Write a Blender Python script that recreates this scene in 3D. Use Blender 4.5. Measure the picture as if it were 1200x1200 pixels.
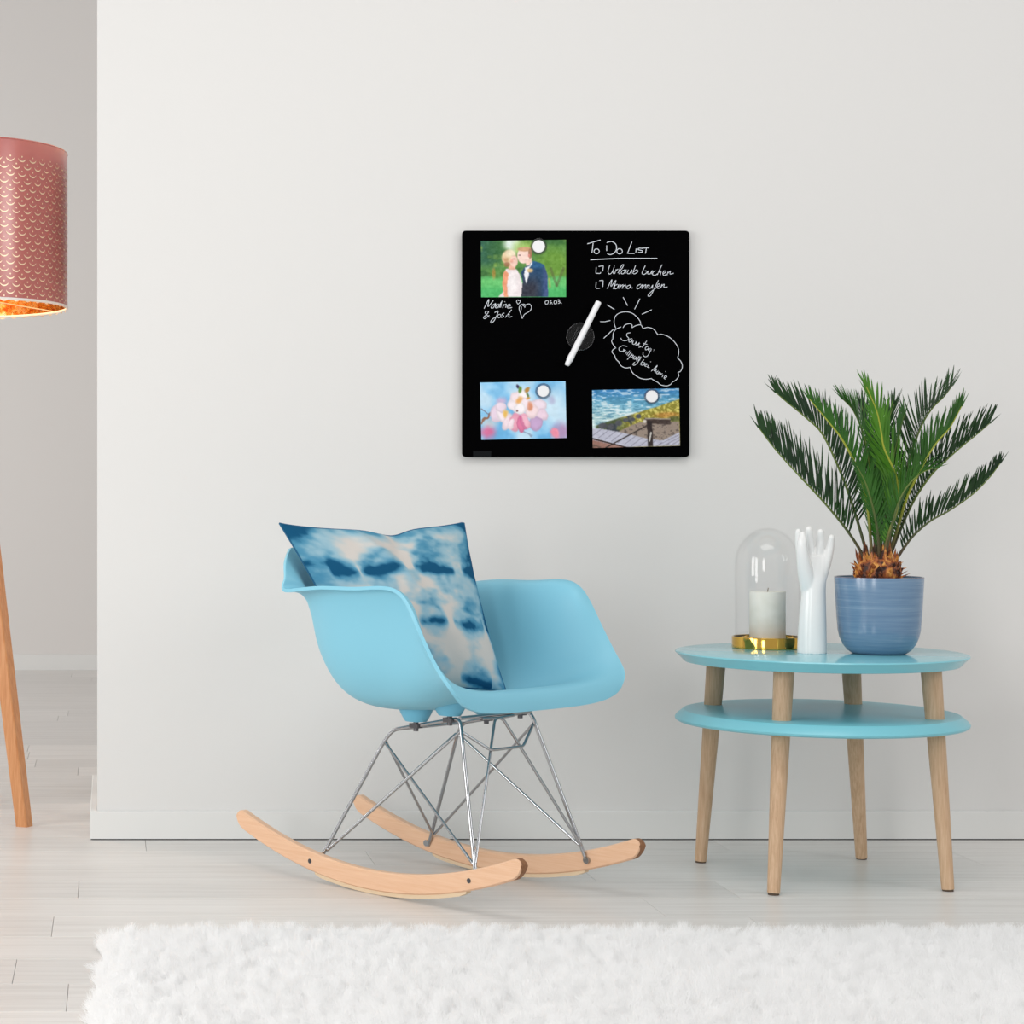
import bpy, bmesh, math, random
import numpy as np
from mathutils import Vector, Matrix, Euler

scene = bpy.context.scene
for o in list(bpy.data.objects):
    bpy.data.objects.remove(o, do_unlink=True)

# ------------------------------------------------------------------ camera
F, CX, CY, H, DW = 2400.0, 130.0, 585.0, 0.8302, 5.0     # focal px, principal point, eye height, distance to wall
cam_d = bpy.data.cameras.new('camera')
cam = bpy.data.objects.new('camera', cam_d)
scene.collection.objects.link(cam)
cam.location = (0, -DW, H)
cam.rotation_euler = (math.pi / 2, 0, 0)
cam_d.sensor_width = 36.0
cam_d.lens = F * 36.0 / 1200.0
cam_d.shift_x = (600 - CX) / 1200.0
cam_d.shift_y = (CY - 600) / 1200.0
cam_d.clip_end = 60
scene.camera = cam

# ------------------------------------------------------------------ light
vs = scene.view_settings
vs.view_transform = 'Standard'
vs.look = 'None'
vs.gamma = 1.0
vs.use_curve_mapping = False
vs.exposure = 0.0

world = bpy.data.worlds.new('daylight')
scene.world = world
world.use_nodes = True
wb = world.node_tree.nodes['Background']
wb.inputs[0].default_value = (1.0, 0.99, 0.98, 1)
wb.inputs[1].default_value = 0.53


def area_light(name, loc, target, sx, sy, power, col):
    d = bpy.data.lights.new(name, 'AREA')
    d.shape = 'RECTANGLE'
    d.size, d.size_y, d.energy, d.color = sx, sy, power, col
    o = bpy.data.objects.new(name, d)
    scene.collection.objects.link(o)
    o.location = loc
    o.rotation_euler = (Vector(target) - Vector(loc)).to_track_quat('-Z', 'Y').to_euler()
    return o


# two tall windows in the left wall, one further forward for fill, and an added right-hand light
area_light('window_or_fill_light', (-3.3, -2.0, 1.5), (0.9, -0.5, 0.6), 0.9, 1.9, 43, (1.0, 0.99, 0.97))
area_light('window_or_fill_light', (-3.3, -3.4, 1.5), (0.9, -0.4, 0.6), 0.9, 1.9, 43, (1.0, 0.99, 0.97))
area_light('window_or_fill_light', (-1.9, -5.9, 1.6), (0.9, -0.2, 0.7), 0.8, 1.9, 44, (1.0, 0.99, 0.97))
area_light('window_or_fill_light', (4.7, -3.3, 2.25), (-0.4, 0.3, 1.5), 1.3, 1.8, 34, (1.0, 0.99, 0.975))  # added to put a white glare on the lampshade
# soft overhead fill added to brighten floor, rug and tabletops
area_light('overhead_fill', (0.8, -2.3, 3.3), (0.8, -2.2, 0), 2.4, 1.4, 34, (1.0, 0.99, 0.975))
# light added to brighten the passage behind the wall, its window unseen
area_light('window_or_fill_light', (-3.3, 2.4, 1.7), (0.2, 3.2, 0.6), 1.2, 2.0, 44, (1.0, 0.975, 0.95))

# ------------------------------------------------------------------ helpers
C = scene.collection


def px3(px, py, D):
    """point seen at pixel (px,py) at depth D from the camera"""
    return np.array([(px - CX) / F * D, D - DW, H - (py - CY) / F * D])


def wallpt(px, py, y):
    return px3(px, py, DW + y)


def tag(o, label=None, cat=None, group=None, kind=None):
    if label: o['label'] = label
    if cat: o['category'] = cat
    if group: o['group'] = group
    if kind: o['kind'] = kind
    return o


def empty(name, loc, rz=0):
    o = bpy.data.objects.new(name, None)
    C.objects.link(o)
    o.location = loc
    o.rotation_euler = (0, 0, rz)
    o.empty_display_size = 0.05
    bpy.context.view_layer.update()
    return o


class MB:
    def __init__(s):
        s.v, s.f, s.mi = [], [], []

    def add(s, verts, faces, mi=0):
        n = len(s.v)
        s.v += [tuple(float(c) for c in p) for p in verts]
        s.f += [tuple(i + n for i in f) for f in faces]
        s.mi += [mi] * len(faces)

    def grid(s, P, close_u=False, close_v=False, flip=False, mi=0):
        P = np.asarray(P, float)
        nu, nv = P.shape[:2]
        fs = []
        for i in range(nu if close_u else nu - 1):
            for j in range(nv if close_v else nv - 1):
                a, b = i * nv + j, ((i + 1) % nu) * nv + j
                c, d = ((i + 1) % nu) * nv + (j + 1) % nv, i * nv + (j + 1) % nv
                fs.append((a, d, c, b) if flip else (a, b, c, d))
        s.add(P.reshape(-1, 3), fs, mi)

    def box(s, lo, hi, ch=0.0, mi=0):
        x0, y0, z0 = lo
        x1, y1, z1 = hi
        if ch <= 0:
            s.add([(x0, y0, z0), (x1, y0, z0), (x1, y1, z0), (x0, y1, z0), (x0, y0, z1), (x1, y0, z1), (x1, y1, z1), (x0, y1, z1)],
                  [(0, 3, 2, 1), (4, 5, 6, 7), (0, 1, 5, 4), (1, 2, 6, 5), (2, 3, 7, 6), (3, 0, 4, 7)], mi)
        else:                                   # chamfered upper edge
            c = ch
            v = [(x0, y0, z0), (x1, y0, z0), (x1, y1, z0), (x0, y1, z0),
                 (x0, y0, z1 - c), (x1, y0, z1 - c), (x1, y1, z1 - c), (x0, y1, z1 - c),
                 (x0 + c, y0 + c, z1), (x1 - c, y0 + c, z1), (x1 - c, y1 - c, z1), (x0 + c, y1 - c, z1)]
            f = [(0, 3, 2, 1), (8, 9, 10, 11)]
            for k in range(4):
                a, b = k, (k + 1) % 4
                f += [(a, b, b + 4, a + 4), (a + 4, b + 4, b + 8, a + 8)]
            s.add(v, f, mi)

    def lathe(s, prof, n=64, c=(0, 0, 0), mi=0):
        """profile of (r,z) from bottom outside to top"""
        P = []
        for r, z in prof:
            P.append([(c[0] + r * math.cos(2 * math.pi * k / n), c[1] + r * math.sin(2 * math.pi * k / n), c[2] + z) for k in range(n)])
        s.grid(np.array(P), close_v=True, flip=True, mi=mi)

    def tube(s, pts, rad, n=10, caps=True, mi=0, sect=None):
        pts = [np.asarray(p, float) for p in pts]
        m = len(pts)
        rad = [rad] * m if np.isscalar(rad) else list(rad)
        T = []
        for i in range(m):
            t = pts[min(i + 1, m - 1)] - pts[max(i - 1, 0)]
            T.append(t / (np.linalg.norm(t) + 1e-12))
        a = np.array([0, 0, 1.0]) if abs(T[0][2]) < 0.9 else np.array([1.0, 0, 0])
        N = np.cross(T[0], a)
        N /= np.linalg.norm(N)
        P = []
        for i in range(m):
            N = N - T[i] * N.dot(T[i])
            N /= np.linalg.norm(N)
            B = np.cross(T[i], N)
            P.append([pts[i] + rad[i] * (math.cos(2 * math.pi * k / n) * N + math.sin(2 * math.pi * k / n) * B) for k in range(n)])
        base = len(s.v)
        s.grid(np.array(P), close_v=True, flip=True, mi=mi)
        if caps:
            s.f.append(tuple(base + k for k in range(n)))
            s.f.append(tuple(base + (m - 1) * n + k for k in range(n - 1, -1, -1)))
            s.mi += [mi, mi]

    def build(s, name, mats, parent=None, smooth=True, angle=40, world_to_local=True, recalc=True):
        me = bpy.data.meshes.new(name)
        me.from_pydata(s.v, [], s.f)
        mats = mats if isinstance(mats, (list, tuple)) else [mats]
        for m in mats: me.materials.append(m)
        if len(mats) > 1:
            me.polygons.foreach_set('material_index', s.mi)
        o = bpy.data.objects.new(name, me)
        C.objects.link(o)
        if recalc:
            bm = bmesh.new(); bm.from_mesh(me)
            bmesh.ops.recalc_face_normals(bm, faces=bm.faces[:])
            bm.to_mesh(me); bm.free()
        if smooth:
            me.polygons.foreach_set('use_smooth', [True] * len(me.polygons))
            try:
                me.set_sharp_from_angle(angle=math.radians(angle))
            except Exception:
                pass
        if parent is not None:
            o.parent = parent
            if world_to_local:
                root = parent
                while root.parent is not None: root = root.parent
                me.transform(root.matrix_basis.inverted())
        me.update()
        return o


def smooth_path(pts, sub=6, closed=False):
    P = np.array(pts, float)
    n = len(P)
    out = []
    for i in range(n - 1):
        p0, p1, p2, p3 = P[max(i - 1, 0)], P[i], P[i + 1], P[min(i + 2, n - 1)]
        for k in range(sub):
            t = k / sub
            out.append(0.5 * ((2 * p1) + (-p0 + p2) * t + (2 * p0 - 5 * p1 + 4 * p2 - p3) * t * t + (-p0 + 3 * p1 - 3 * p2 + p3) * t ** 3))
    out.append(P[-1])
    return out


def fillet(pts, r, n=5):
    """polyline with rounded corners"""
    P = [np.asarray(p, float) for p in pts]
    out = [P[0]]
    for i in range(1, len(P) - 1):
        a, b, c = P[i - 1], P[i], P[i + 1]
        u, w = a - b, c - b
        lu, lw = np.linalg.norm(u), np.linalg.norm(w)
        q = min(r, lu * .45, lw * .45)
        s, e = b + u / lu * q, b + w / lw * q
        for k in range(n + 1):
            t = k / n
            out.append((1 - t) ** 2 * s + 2 * t * (1 - t) * b + t * t * e)
    out.append(P[-1])
    return out


def vnoise(x, y, seed=0):
    xi, yi = np.floor(x).astype(int), np.floor(y).astype(int)
    xf, yf = x - xi, y - yi
    def hsh(a, b):
        h = (a * 374761393 + b * 668265263 + seed * 1442695041) & 0xffffffff
        h = ((h ^ (h >> 13)) * 1274126177) & 0xffffffff
        return ((h ^ (h >> 16)) & 0xffff) / 65535.0
    sx, sy = xf * xf * (3 - 2 * xf), yf * yf * (3 - 2 * yf)
    return (hsh(xi, yi) * (1 - sx) + hsh(xi + 1, yi) * sx) * (1 - sy) + (hsh(xi, yi + 1) * (1 - sx) + hsh(xi + 1, yi + 1) * sx) * sy


def fbm(x, y, seed=0, oct=4):
    r, a, s = 0, 0.5, 0
    for k in range(oct):
        r = r + a * vnoise(x * 2 ** k, y * 2 ** k, seed + k * 17)
        s += a
        a *= 0.5
    return r / s


def srgb(c):
    c = np.asarray(c, float) / 255.0
    return np.where(c <= 0.04045, c / 12.92, ((c + 0.055) / 1.055) ** 2.4)


def sstep(a, b, x):
    t = np.clip((x - a) / (b - a), 0, 1)
    return t * t * (3 - 2 * t)


# ------------------------------------------------------------------ materials
def mat(name, col, rough=0.5, metal=0.0, spec=0.5, **kw):
    m = bpy.data.materials.new(name)
    m.use_nodes = True
    b = m.node_tree.nodes['Principled BSDF']
    b.inputs['Base Color'].default_value = (*col, 1)
    b.inputs['Roughness'].default_value = rough
    b.inputs['Metallic'].default_value = metal
    b.inputs['Specular IOR Level'].default_value = spec
    for k, v in kw.items():
        b.inputs[k.replace('_', ' ')].default_value = v
    return m


def nodes(m):
    nt = m.node_tree
    return nt, nt.nodes, nt.links, nt.nodes['Principled BSDF']


def noise_tex(m, scale=(1, 1, 1), nscale=5, detail=4, rough=0.5, coord='Object', rot=(0, 0, 0)):
    nt, N, L, b = nodes(m)
    tc = N.new('ShaderNodeTexCoord')
    mp = N.new('ShaderNodeMapping')
    mp.inputs['Scale'].default_value = scale
    mp.inputs['Rotation'].default_value = rot
    nz = N.new('ShaderNodeTexNoise')
    nz.inputs['Scale'].default_value = nscale
    nz.inputs['Detail'].default_value = detail
    nz.inputs['Roughness'].default_value = rough
    L.new(tc.outputs[coord], mp.inputs[0])
    L.new(mp.outputs[0], nz.inputs[0])
    return nz, mp


def ramp(m, src, stops, to='Base Color'):
    nt, N, L, b = nodes(m)
    r = N.new('ShaderNodeValToRGB')
    e = r.color_ramp.elements
    while len(e) < len(stops): e.new(0.5)
    for k, (p, c) in enumerate(stops):
        e[k].position = p
        e[k].color = (*c, 1)
    L.new(src, r.inputs[0])
    if to: L.new(r.outputs[0], b.inputs[to])
    return r


def bump(m, src, strength=0.1, dist=0.01):
    nt, N, L, b = nodes(m)
    bp = N.new('ShaderNodeBump')
    bp.inputs['Strength'].default_value = strength
    bp.inputs['Distance'].default_value = dist
    L.new(src, bp.inputs['Height'])
    L.new(bp.outputs[0], b.inputs['Normal'])


M = {}
M['wall'] = mat('wall_paint', (0.735, 0.727, 0.715), 0.75, spec=0.2)
nz, _ = noise_tex(M['wall'], (1, 1, 1), 90, 5, 0.6)
bump(M['wall'], nz.outputs[0], 0.06, 0.004)
M['wall_far'] = mat('far_wall_paint', (0.74, 0.715, 0.695), 0.75, spec=0.2)
M['trim'] = mat('trim_paint', (0.76, 0.76, 0.745), 0.4)

M['plank'] = mat('plank_wood', (0.6, 0.58, 0.56), 0.33, spec=0.45)
nt, N, L, b = nodes(M['plank'])
nz, mp = noise_tex(M['plank'], (0.7, 16, 1), 3.0, 7, 0.62)
oi = N.new('ShaderNodeObjectInfo')
mul = N.new('ShaderNodeVectorMath'); mul.operation = 'SCALE'
mul.inputs[0].default_value = (37, 11, 0)
L.new(oi.outputs['Random'], mul.inputs['Scale'])
L.new(mul.outputs[0], mp.inputs['Location'])
rp = ramp(M['plank'], nz.outputs[0], [(0.25, (0.60, 0.575, 0.545)), (0.5, (0.70, 0.675, 0.65)), (0.75, (0.76, 0.74, 0.715))], None)
hs = N.new('ShaderNodeHueSaturation')
mr = N.new('ShaderNodeMapRange')
mr.inputs['To Min'].default_value = 0.93
mr.inputs['To Max'].default_value = 1.05
L.new(oi.outputs['Random'], mr.inputs['Value'])
L.new(mr.outputs[0], hs.inputs['Value'])
L.new(rp.outputs[0], hs.inputs['Color'])
L.new(hs.outputs[0], b.inputs['Base Color'])
bump(M['plank'], nz.outputs[0], 0.05, 0.002)
M['gap'] = mat('floor_gap', (0.5, 0.485, 0.465), 0.8)

M['plastic'] = mat('blue_plastic', (0.215, 0.545, 0.69), 0.5, spec=0.55)
M['pad'] = mat('blue_rubber', (0.13, 0.42, 0.58), 0.5)
M['chrome'] = mat('chrome', (0.46, 0.47, 0.49), 0.12, 1.0)
M['bolt'] = mat('dark_steel', (0.14, 0.14, 0.15), 0.3, 1.0)


def wood(name, c0, c1, c2, rough, scale, rot=(0, 0, 0)):
    m = mat(name, c1, rough, spec=0.35)
    nz, _ = noise_tex(m, scale, 6, 6, 0.6, rot=rot)
    ramp(m, nz.outputs[0], [(0.28, c0), (0.5, c1), (0.72, c2)])
    bump(m, nz.outputs[0], 0.05, 0.002)
    return m


M['birch'] = wood('birch_rocker', (0.72, 0.435, 0.27), (0.765, 0.485, 0.315), (0.80, 0.53, 0.355), 0.4, (2, 40, 40))
M['birch_end'] = wood('birch_end_grain', (0.20, 0.085, 0.04), (0.26, 0.12, 0.055), (0.32, 0.15, 0.07), 0.6, (20, 40, 40))
M['oak'] = wood('oak_leg', (0.48, 0.305, 0.18), (0.58, 0.39, 0.245), (0.66, 0.47, 0.315), 0.5, (45, 45, 2.5))
M['felt'] = mat('dark_felt', (0.10, 0.07, 0.05), 0.9)
M['glide'] = mat('pale_glide', (0.72, 0.56, 0.38), 0.5)
M['lampwood'] = wood('orange_pine', (0.46, 0.18, 0.065), (0.56, 0.25, 0.10), (0.64, 0.32, 0.15), 0.35, (35, 35, 2))
M['table'] = mat('teal_lacquer', (0.215, 0.565, 0.65), 0.13, spec=0.5)
M['shelf'] = mat('teal_lacquer_satin', (0.20, 0.55, 0.64), 0.30, spec=0.4)
M['black'] = mat('black_glass', (0.0006, 0.0006, 0.0008), 0.5, spec=0.015)
M['boardback'] = mat('board_backing', (0.02, 0.02, 0.02), 0.6)
M['sticker'] = mat('grey_sticker', (0.008, 0.009, 0.010), 0.6, spec=0.05)
M['ink'] = mat('white_marker', (0.74, 0.78, 0.84), 0.7, spec=0.1)
M['whitepl'] = mat('white_plastic', (0.88, 0.88, 0.90), 0.35)
M['porcelain'] = mat('white_porcelain', (0.82, 0.825, 0.82), 0.22, spec=0.5)
M['wax'] = mat('ivory_wax', (0.8, 0.79, 0.72), 0.55, spec=0.3)
nz, _ = noise_tex(M['wax'], (1, 1, 1), 30, 4, 0.6)
ramp(M['wax'], nz.outputs[0], [(0.3, (0.76, 0.75, 0.67)), (0.7, (0.86, 0.85, 0.79))])
M['wick'] = mat('wick', (0.3, 0.25, 0.18), 0.9)
M['brass'] = mat('polished_brass', (0.72, 0.45, 0.09), 0.10, 1.0)
M['pot'] = mat('glazed_blue', (0.17, 0.29, 0.45), 0.2, spec=0.6)
nz, _ = noise_tex(M['pot'], (3, 3, 70), 2.2, 5, 0.6)
ramp(M['pot'], nz.outputs[0], [(0.3, (0.115, 0.205, 0.335)), (0.55, (0.155, 0.255, 0.385)), (0.8, (0.23, 0.335, 0.45))])
M['potrim'] = mat('glazed_rim', (0.12, 0.13, 0.20), 0.15, spec=0.7)
M['soil'] = mat('soil', (0.045, 0.022, 0.012), 0.95)
nz, _ = noise_tex(M['soil'], (1, 1, 1), 200, 3)
bump(M['soil'], nz.outputs[0], 0.8, 0.004)
M['scale'] = mat('palm_scale', (0.42, 0.15, 0.04), 0.6)
nz, _ = noise_tex(M['scale'], (1, 1, 1), 55, 3)
ramp(M['scale'], nz.outputs[0], [(0.40, (0.045, 0.016, 0.012)), (0.52, (0.36, 0.10, 0.028)), (0.64, (0.74, 0.36, 0.08))])


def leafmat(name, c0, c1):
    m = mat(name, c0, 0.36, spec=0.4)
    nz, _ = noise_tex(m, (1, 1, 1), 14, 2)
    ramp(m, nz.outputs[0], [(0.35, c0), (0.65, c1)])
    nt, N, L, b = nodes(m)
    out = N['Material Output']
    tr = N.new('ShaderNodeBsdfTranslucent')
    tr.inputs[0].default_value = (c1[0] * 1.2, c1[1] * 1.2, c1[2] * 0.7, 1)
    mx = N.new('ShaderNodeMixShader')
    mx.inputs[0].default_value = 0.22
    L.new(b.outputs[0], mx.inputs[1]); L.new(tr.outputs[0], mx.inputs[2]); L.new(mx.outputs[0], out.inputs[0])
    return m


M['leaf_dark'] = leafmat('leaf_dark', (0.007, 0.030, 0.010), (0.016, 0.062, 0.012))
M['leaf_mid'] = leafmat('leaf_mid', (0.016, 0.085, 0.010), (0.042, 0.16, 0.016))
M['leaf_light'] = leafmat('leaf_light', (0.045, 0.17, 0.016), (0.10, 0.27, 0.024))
M['rachis'] = mat('rachis', (0.36, 0.38, 0.03), 0.45)
M['rachis_dark'] = mat('rachis_dark', (0.12, 0.19, 0.03), 0.5)


for key, stops in (('rachis', [(0.0, (0.10, 0.045, 0.015)), (0.25, (0.10, 0.10, 0.02)), (0.6, (0.34, 0.37, 0.03))]), ('rachis_dark', [(0.0, (0.08, 0.035, 0.015)), (0.3, (0.06, 0.08, 0.02)), (0.8, (0.13, 0.19, 0.03))])):
    nt, N, L, b = nodes(M[key])
    tc = N.new('ShaderNodeTexCoord'); sx = N.new('ShaderNodeSeparateXYZ'); mr = N.new('ShaderNodeMapRange')
    mr.inputs['From Min'].default_value = 0.20; mr.inputs['From Max'].default_value = 0.42
    L.new(tc.outputs['Object'], sx.inputs[0]); L.new(sx.outputs[2], mr.inputs['Value'])
    ramp(M[key], mr.outputs[0], stops)


def thin_glass(name, tint, extra=0.0, gr=0.02, edge=0.30):
    m = bpy.data.materials.new(name)
    m.use_nodes = True
    nt = m.node_tree
    nt.nodes.remove(nt.nodes['Principled BSDF'])
    out = nt.nodes['Material Output']
    tr = nt.nodes.new('ShaderNodeBsdfTransparent'); tr.inputs[0].default_value = (*tint, 1)
    gl = nt.nodes.new('ShaderNodeBsdfGlossy'); gl.inputs['Roughness'].default_value = gr
    fr = nt.nodes.new('ShaderNodeLayerWeight'); fr.inputs[0].default_value = 0.5
    pw = nt.nodes.new('ShaderNodeMath'); pw.operation = 'POWER'; pw.inputs[1].default_value = 4.0
    sc = nt.nodes.new('ShaderNodeMath'); sc.operation = 'MULTIPLY'; sc.inputs[1].default_value = edge
    ad = nt.nodes.new('ShaderNodeMath'); ad.operation = 'ADD'; ad.inputs[1].default_value = extra + 0.03
    nt.links.new(fr.outputs['Facing'], pw.inputs[0]); nt.links.new(pw.outputs[0], sc.inputs[0]); nt.links.new(sc.outputs[0], ad.inputs[0])
    mx = nt.nodes.new('ShaderNodeMixShader')
    nt.links.new(ad.outputs[0], mx.inputs[0])
    nt.links.new(tr.outputs[0], mx.inputs[1]); nt.links.new(gl.outputs[0], mx.inputs[2]); nt.links.new(mx.outputs[0], out.inputs[0])
    return m


M['glass'] = thin_glass('dome_glass', (0.998, 0.998, 0.998))
M['acrylic'] = thin_glass('clear_acrylic', (0.93, 0.93, 0.94), -0.010, 0.12, 0.7)
M['acrylic_rim'] = thin_glass('acrylic_rim', (0.80, 0.80, 0.82), 0.04, 0.15, 0.5)
M['shade'] = mat('coral_pearl', (0.44, 0.066, 0.050), 0.42, 0.15, spec=0.6, Coat_Weight=1.0, Coat_Roughness=0.25, Coat_IOR=1.95)
M['gold'] = mat('gold_lining', (0.95, 0.60, 0.18), 0.22, 1.0)
M['palegold'] = mat('pale_gold_cut', (0.93, 0.74, 0.52), 0.35, 0.6)
M['ringwhite'] = mat('white_wire', (0.85, 0.82, 0.78), 0.4)
M['fur'] = mat('white_fur', (0.96, 0.96, 0.965), 0.8, spec=0.1)
nt, N, L, b = nodes(M['fur'])
df = N.new('ShaderNodeBsdfDiffuse'); df.inputs[0].default_value = (0.97, 0.97, 0.97, 1)
tl = N.new('ShaderNodeBsdfTranslucent'); tl.inputs[0].default_value = (0.97, 0.97, 0.97, 1)
mx = N.new('ShaderNodeMixShader'); mx.inputs[0].default_value = 0.45
L.new(df.outputs[0], mx.inputs[1]); L.new(tl.outputs[0], mx.inputs[2]); L.new(mx.outputs[0], N['Material Output'].inputs[0])
M['furbase'] = mat('fur_base', (0.93, 0.93, 0.93), 0.95, spec=0.05)


def attr_mat(name, rough=0.5, spec=0.3):
    m = mat(name, (1, 1, 1), rough, spec=spec)
    nt, N, L, b = nodes(m)
    a = N.new('ShaderNodeVertexColor'); a.layer_name = 'print'
    L.new(a.outputs[0], b.inputs['Base Color'])
    return m


M['print'] = attr_mat('photo_paper', 0.4, 0.15)
M['paper'] = mat('paper_white', (0.85, 0.85, 0.85), 0.5)
M['dye'] = attr_mat('tie_dye_cotton', 0.9, 0.1)
nz, _ = noise_tex(M['dye'], (1, 1, 1), 500, 2)
bump(M['dye'], nz.outputs[0], 0.15, 0.002)
M['piping'] = mat('navy_piping', (0.03, 0.13, 0.24), 0.85, spec=0.1)


def paint(o, cols):
    """cols: (nverts,3) sRGB 0-255"""
    me = o.data
    a = me.color_attributes.new('print', 'FLOAT_COLOR', 'POINT')
    lin = np.ones((len(me.vertices), 4), np.float32)
    lin[:, :3] = srgb(cols)
    a.data.foreach_set('color', lin.ravel())


# ================================================================== SETTING
WX0 = (114 - CX) / 480.0                      # left end of the white wall
BH = 0.07
BX0 = (105.5 - CX) / F * 4.988
WT = 0.65                                     # how far the wall block runs back
FARY = F * H / (785 - CY) - DW


def structure(name, mb, m, **kw):
    o = mb.build(name, m, **kw)
    o['kind'] = 'structure'
    return o


mb = MB(); mb.box((WX0, 0, 0), (3.3, WT, 3.6)); structure('wall_right', mb, M['wall'], smooth=False)
mb = MB(); mb.box((BX0 + .002, -0.009, 0), (3.3, -0.0005, 0.0028)); structure('shadow_gap_strip', mb, M['boardback'], smooth=False)  # dark strip standing in for the shade under the raised baseboard
mb = MB(); mb.box((-3.6, FARY, 0), (3.3, FARY + 0.15, 3.6)); structure('wall_far', mb, M['wall_far'], smooth=False)
mb = MB(); mb.box((BX0, -0.012, 0.0028), (3.3, 0.0, BH), 0.002)
structure('baseboard_right', mb, M['trim'], smooth=False)
mb = MB(); mb.box((BX0, 0.0, 0), (WX0, WT, BH), 0.002)
structure('baseboard_left', mb, M['trim'], smooth=False)
mb = MB(); mb.box((-3.6, FARY - 0.014, 0), (3.3, FARY, 0.076), 0.002)
structure('baseboard_far', mb, M['trim'], smooth=False)

# floor: base slab with every plank as a child
mb = MB(); mb.box((-3.6, -4.2, -0.06), (3.3, FARY + 0.15, -0.012))
floor = structure('floor', mb, M['gap'], smooth=False)
PWID, rng = 0.189, random.Random(4)
plank_mesh = {}


def plank(x0, x1, y0, y1):
    w, d = round(x1 - x0, 3), round(y1 - y0, 3)
    me = plank_mesh.get((w, d))
    if me is None:
        q = MB(); g = 0.0004
        q.box((-w / 2 + g, -d / 2 + g, -0.012), (w / 2 - g, d / 2 - g, 0.0), 0.0005)
        t = q.build('plank', M['plank'], smooth=False)
        me = plank_mesh[(w, d)] = t.data
        o = t
    else:
        o = bpy.data.objects.new('plank', me); C.objects.link(o)
    o.parent = floor
    o.location = ((x0 + x1) / 2, (y0 + y1) / 2, 0)


known = {1: -0.0803, 0: -0.182, 2: None, 6: None}
row = 0
y = 3.32 - DW - PWID * 5
anchors = {}


def px_at(px, D): return (px - CX) / F * D


# joints seen in the photograph: (pixel x, depth range middle)
seen = [(92, 4.36), (171, 4.90), (435, 4.72), (17, 3.60), (79, 3.41)]
while y < FARY:
    y1 = min(y + PWID, FARY + 0.1)
    Dm = (y + y1) / 2 + DW
    start = None
    for (sx, sd) in seen:
        if abs(sd - Dm) < PWID / 2: start = px_at(sx, sd)
    PL = 1.38
    if start is None: start = rng.uniform(0, PL)
    x = start - math.ceil((start + 2.2) / PL) * PL
    xe = 3.3 if y < 0.2 else 1.2
    while x < xe:
        if Dm < 4.97 or x < 0.6 :
            plank(max(x, -3.6), min(x + PL, 3.3), y, y1)
        x += PL
    y = y1

# ================================================================== CHAIR
TH = 0.892
dv = np.array([math.cos(TH), -math.sin(TH), 0.0])
nv = np.array([math.sin(TH), math.cos(TH), 0.0])
CO = np.array([0.71874, -0.61342, 0.0]) + 0.012 * nv


def L3(u, v, z): return CO + u * dv + v * nv + np.array([0, 0, z])


chair = empty('rocking_armchair', tuple(CO), -TH)
tag(chair, 'light blue moulded plastic rocking armchair on chrome wire base and wooden rockers', 'chair')


def bspline_refine(P, n):
    """sample a uniform cubic b-spline (clamped by mirrored phantom ends) along axis 0"""
    P = np.asarray(P, float)
    Q = np.concatenate([[2 * P[0] - P[1]], P, [2 * P[-1] - P[-2]]])
    m = len(P) - 1
    out = []
    for k in range(n):
        t = k / (n - 1) * m
        i = min(int(t), m - 1)
        s = t - i
        a, b, c, d = Q[i], Q[i + 1], Q[i + 2], Q[i + 3]
        out.append(((1 - s) ** 3 * a + (3 * s ** 3 - 6 * s * s + 4) * b + (-3 * s ** 3 + 3 * s * s + 3 * s + 1) * c + s ** 3 * d) / 6)
    return np.array(out)


def spline_interp(P, n):
    """natural cubic spline through the points, along axis 0"""
    P = np.asarray(P, float)
    m = len(P)
    A_ = np.zeros((m, m)); R_ = np.zeros_like(P)
    A_[0, 0] = A_[-1, -1] = 1
    for i in range(1, m - 1):
        A_[i, i - 1:i + 2] = (1, 4, 1)
        R_[i] = 6 * (P[i - 1] - 2 * P[i] + P[i + 1])
    K = np.linalg.solve(A_, R_.reshape(m, -1)).reshape(P.shape)
    out = []
    for k in range(n):
        t = k / (n - 1) * (m - 1)
        i = min(int(t), m - 2)
        q = t - i
        out.append((1 - q) * P[i] + q * P[i + 1] + ((1 - q) ** 3 - (1 - q)) * K[i] / 6 + (q ** 3 - q) * K[i + 1] / 6)
    return np.array(out)


# stations from the front lip to the top of the back: half profiles (u, v, z) from the centre line to the rim
def station(c, r, tv, tz, tu):
    return [(c[0] + (r[0] - c[0]) * tu[k], r[1] * tv[k], c[2] + (r[2] - c[2]) * tz[k]) for k in range(8)]


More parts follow.
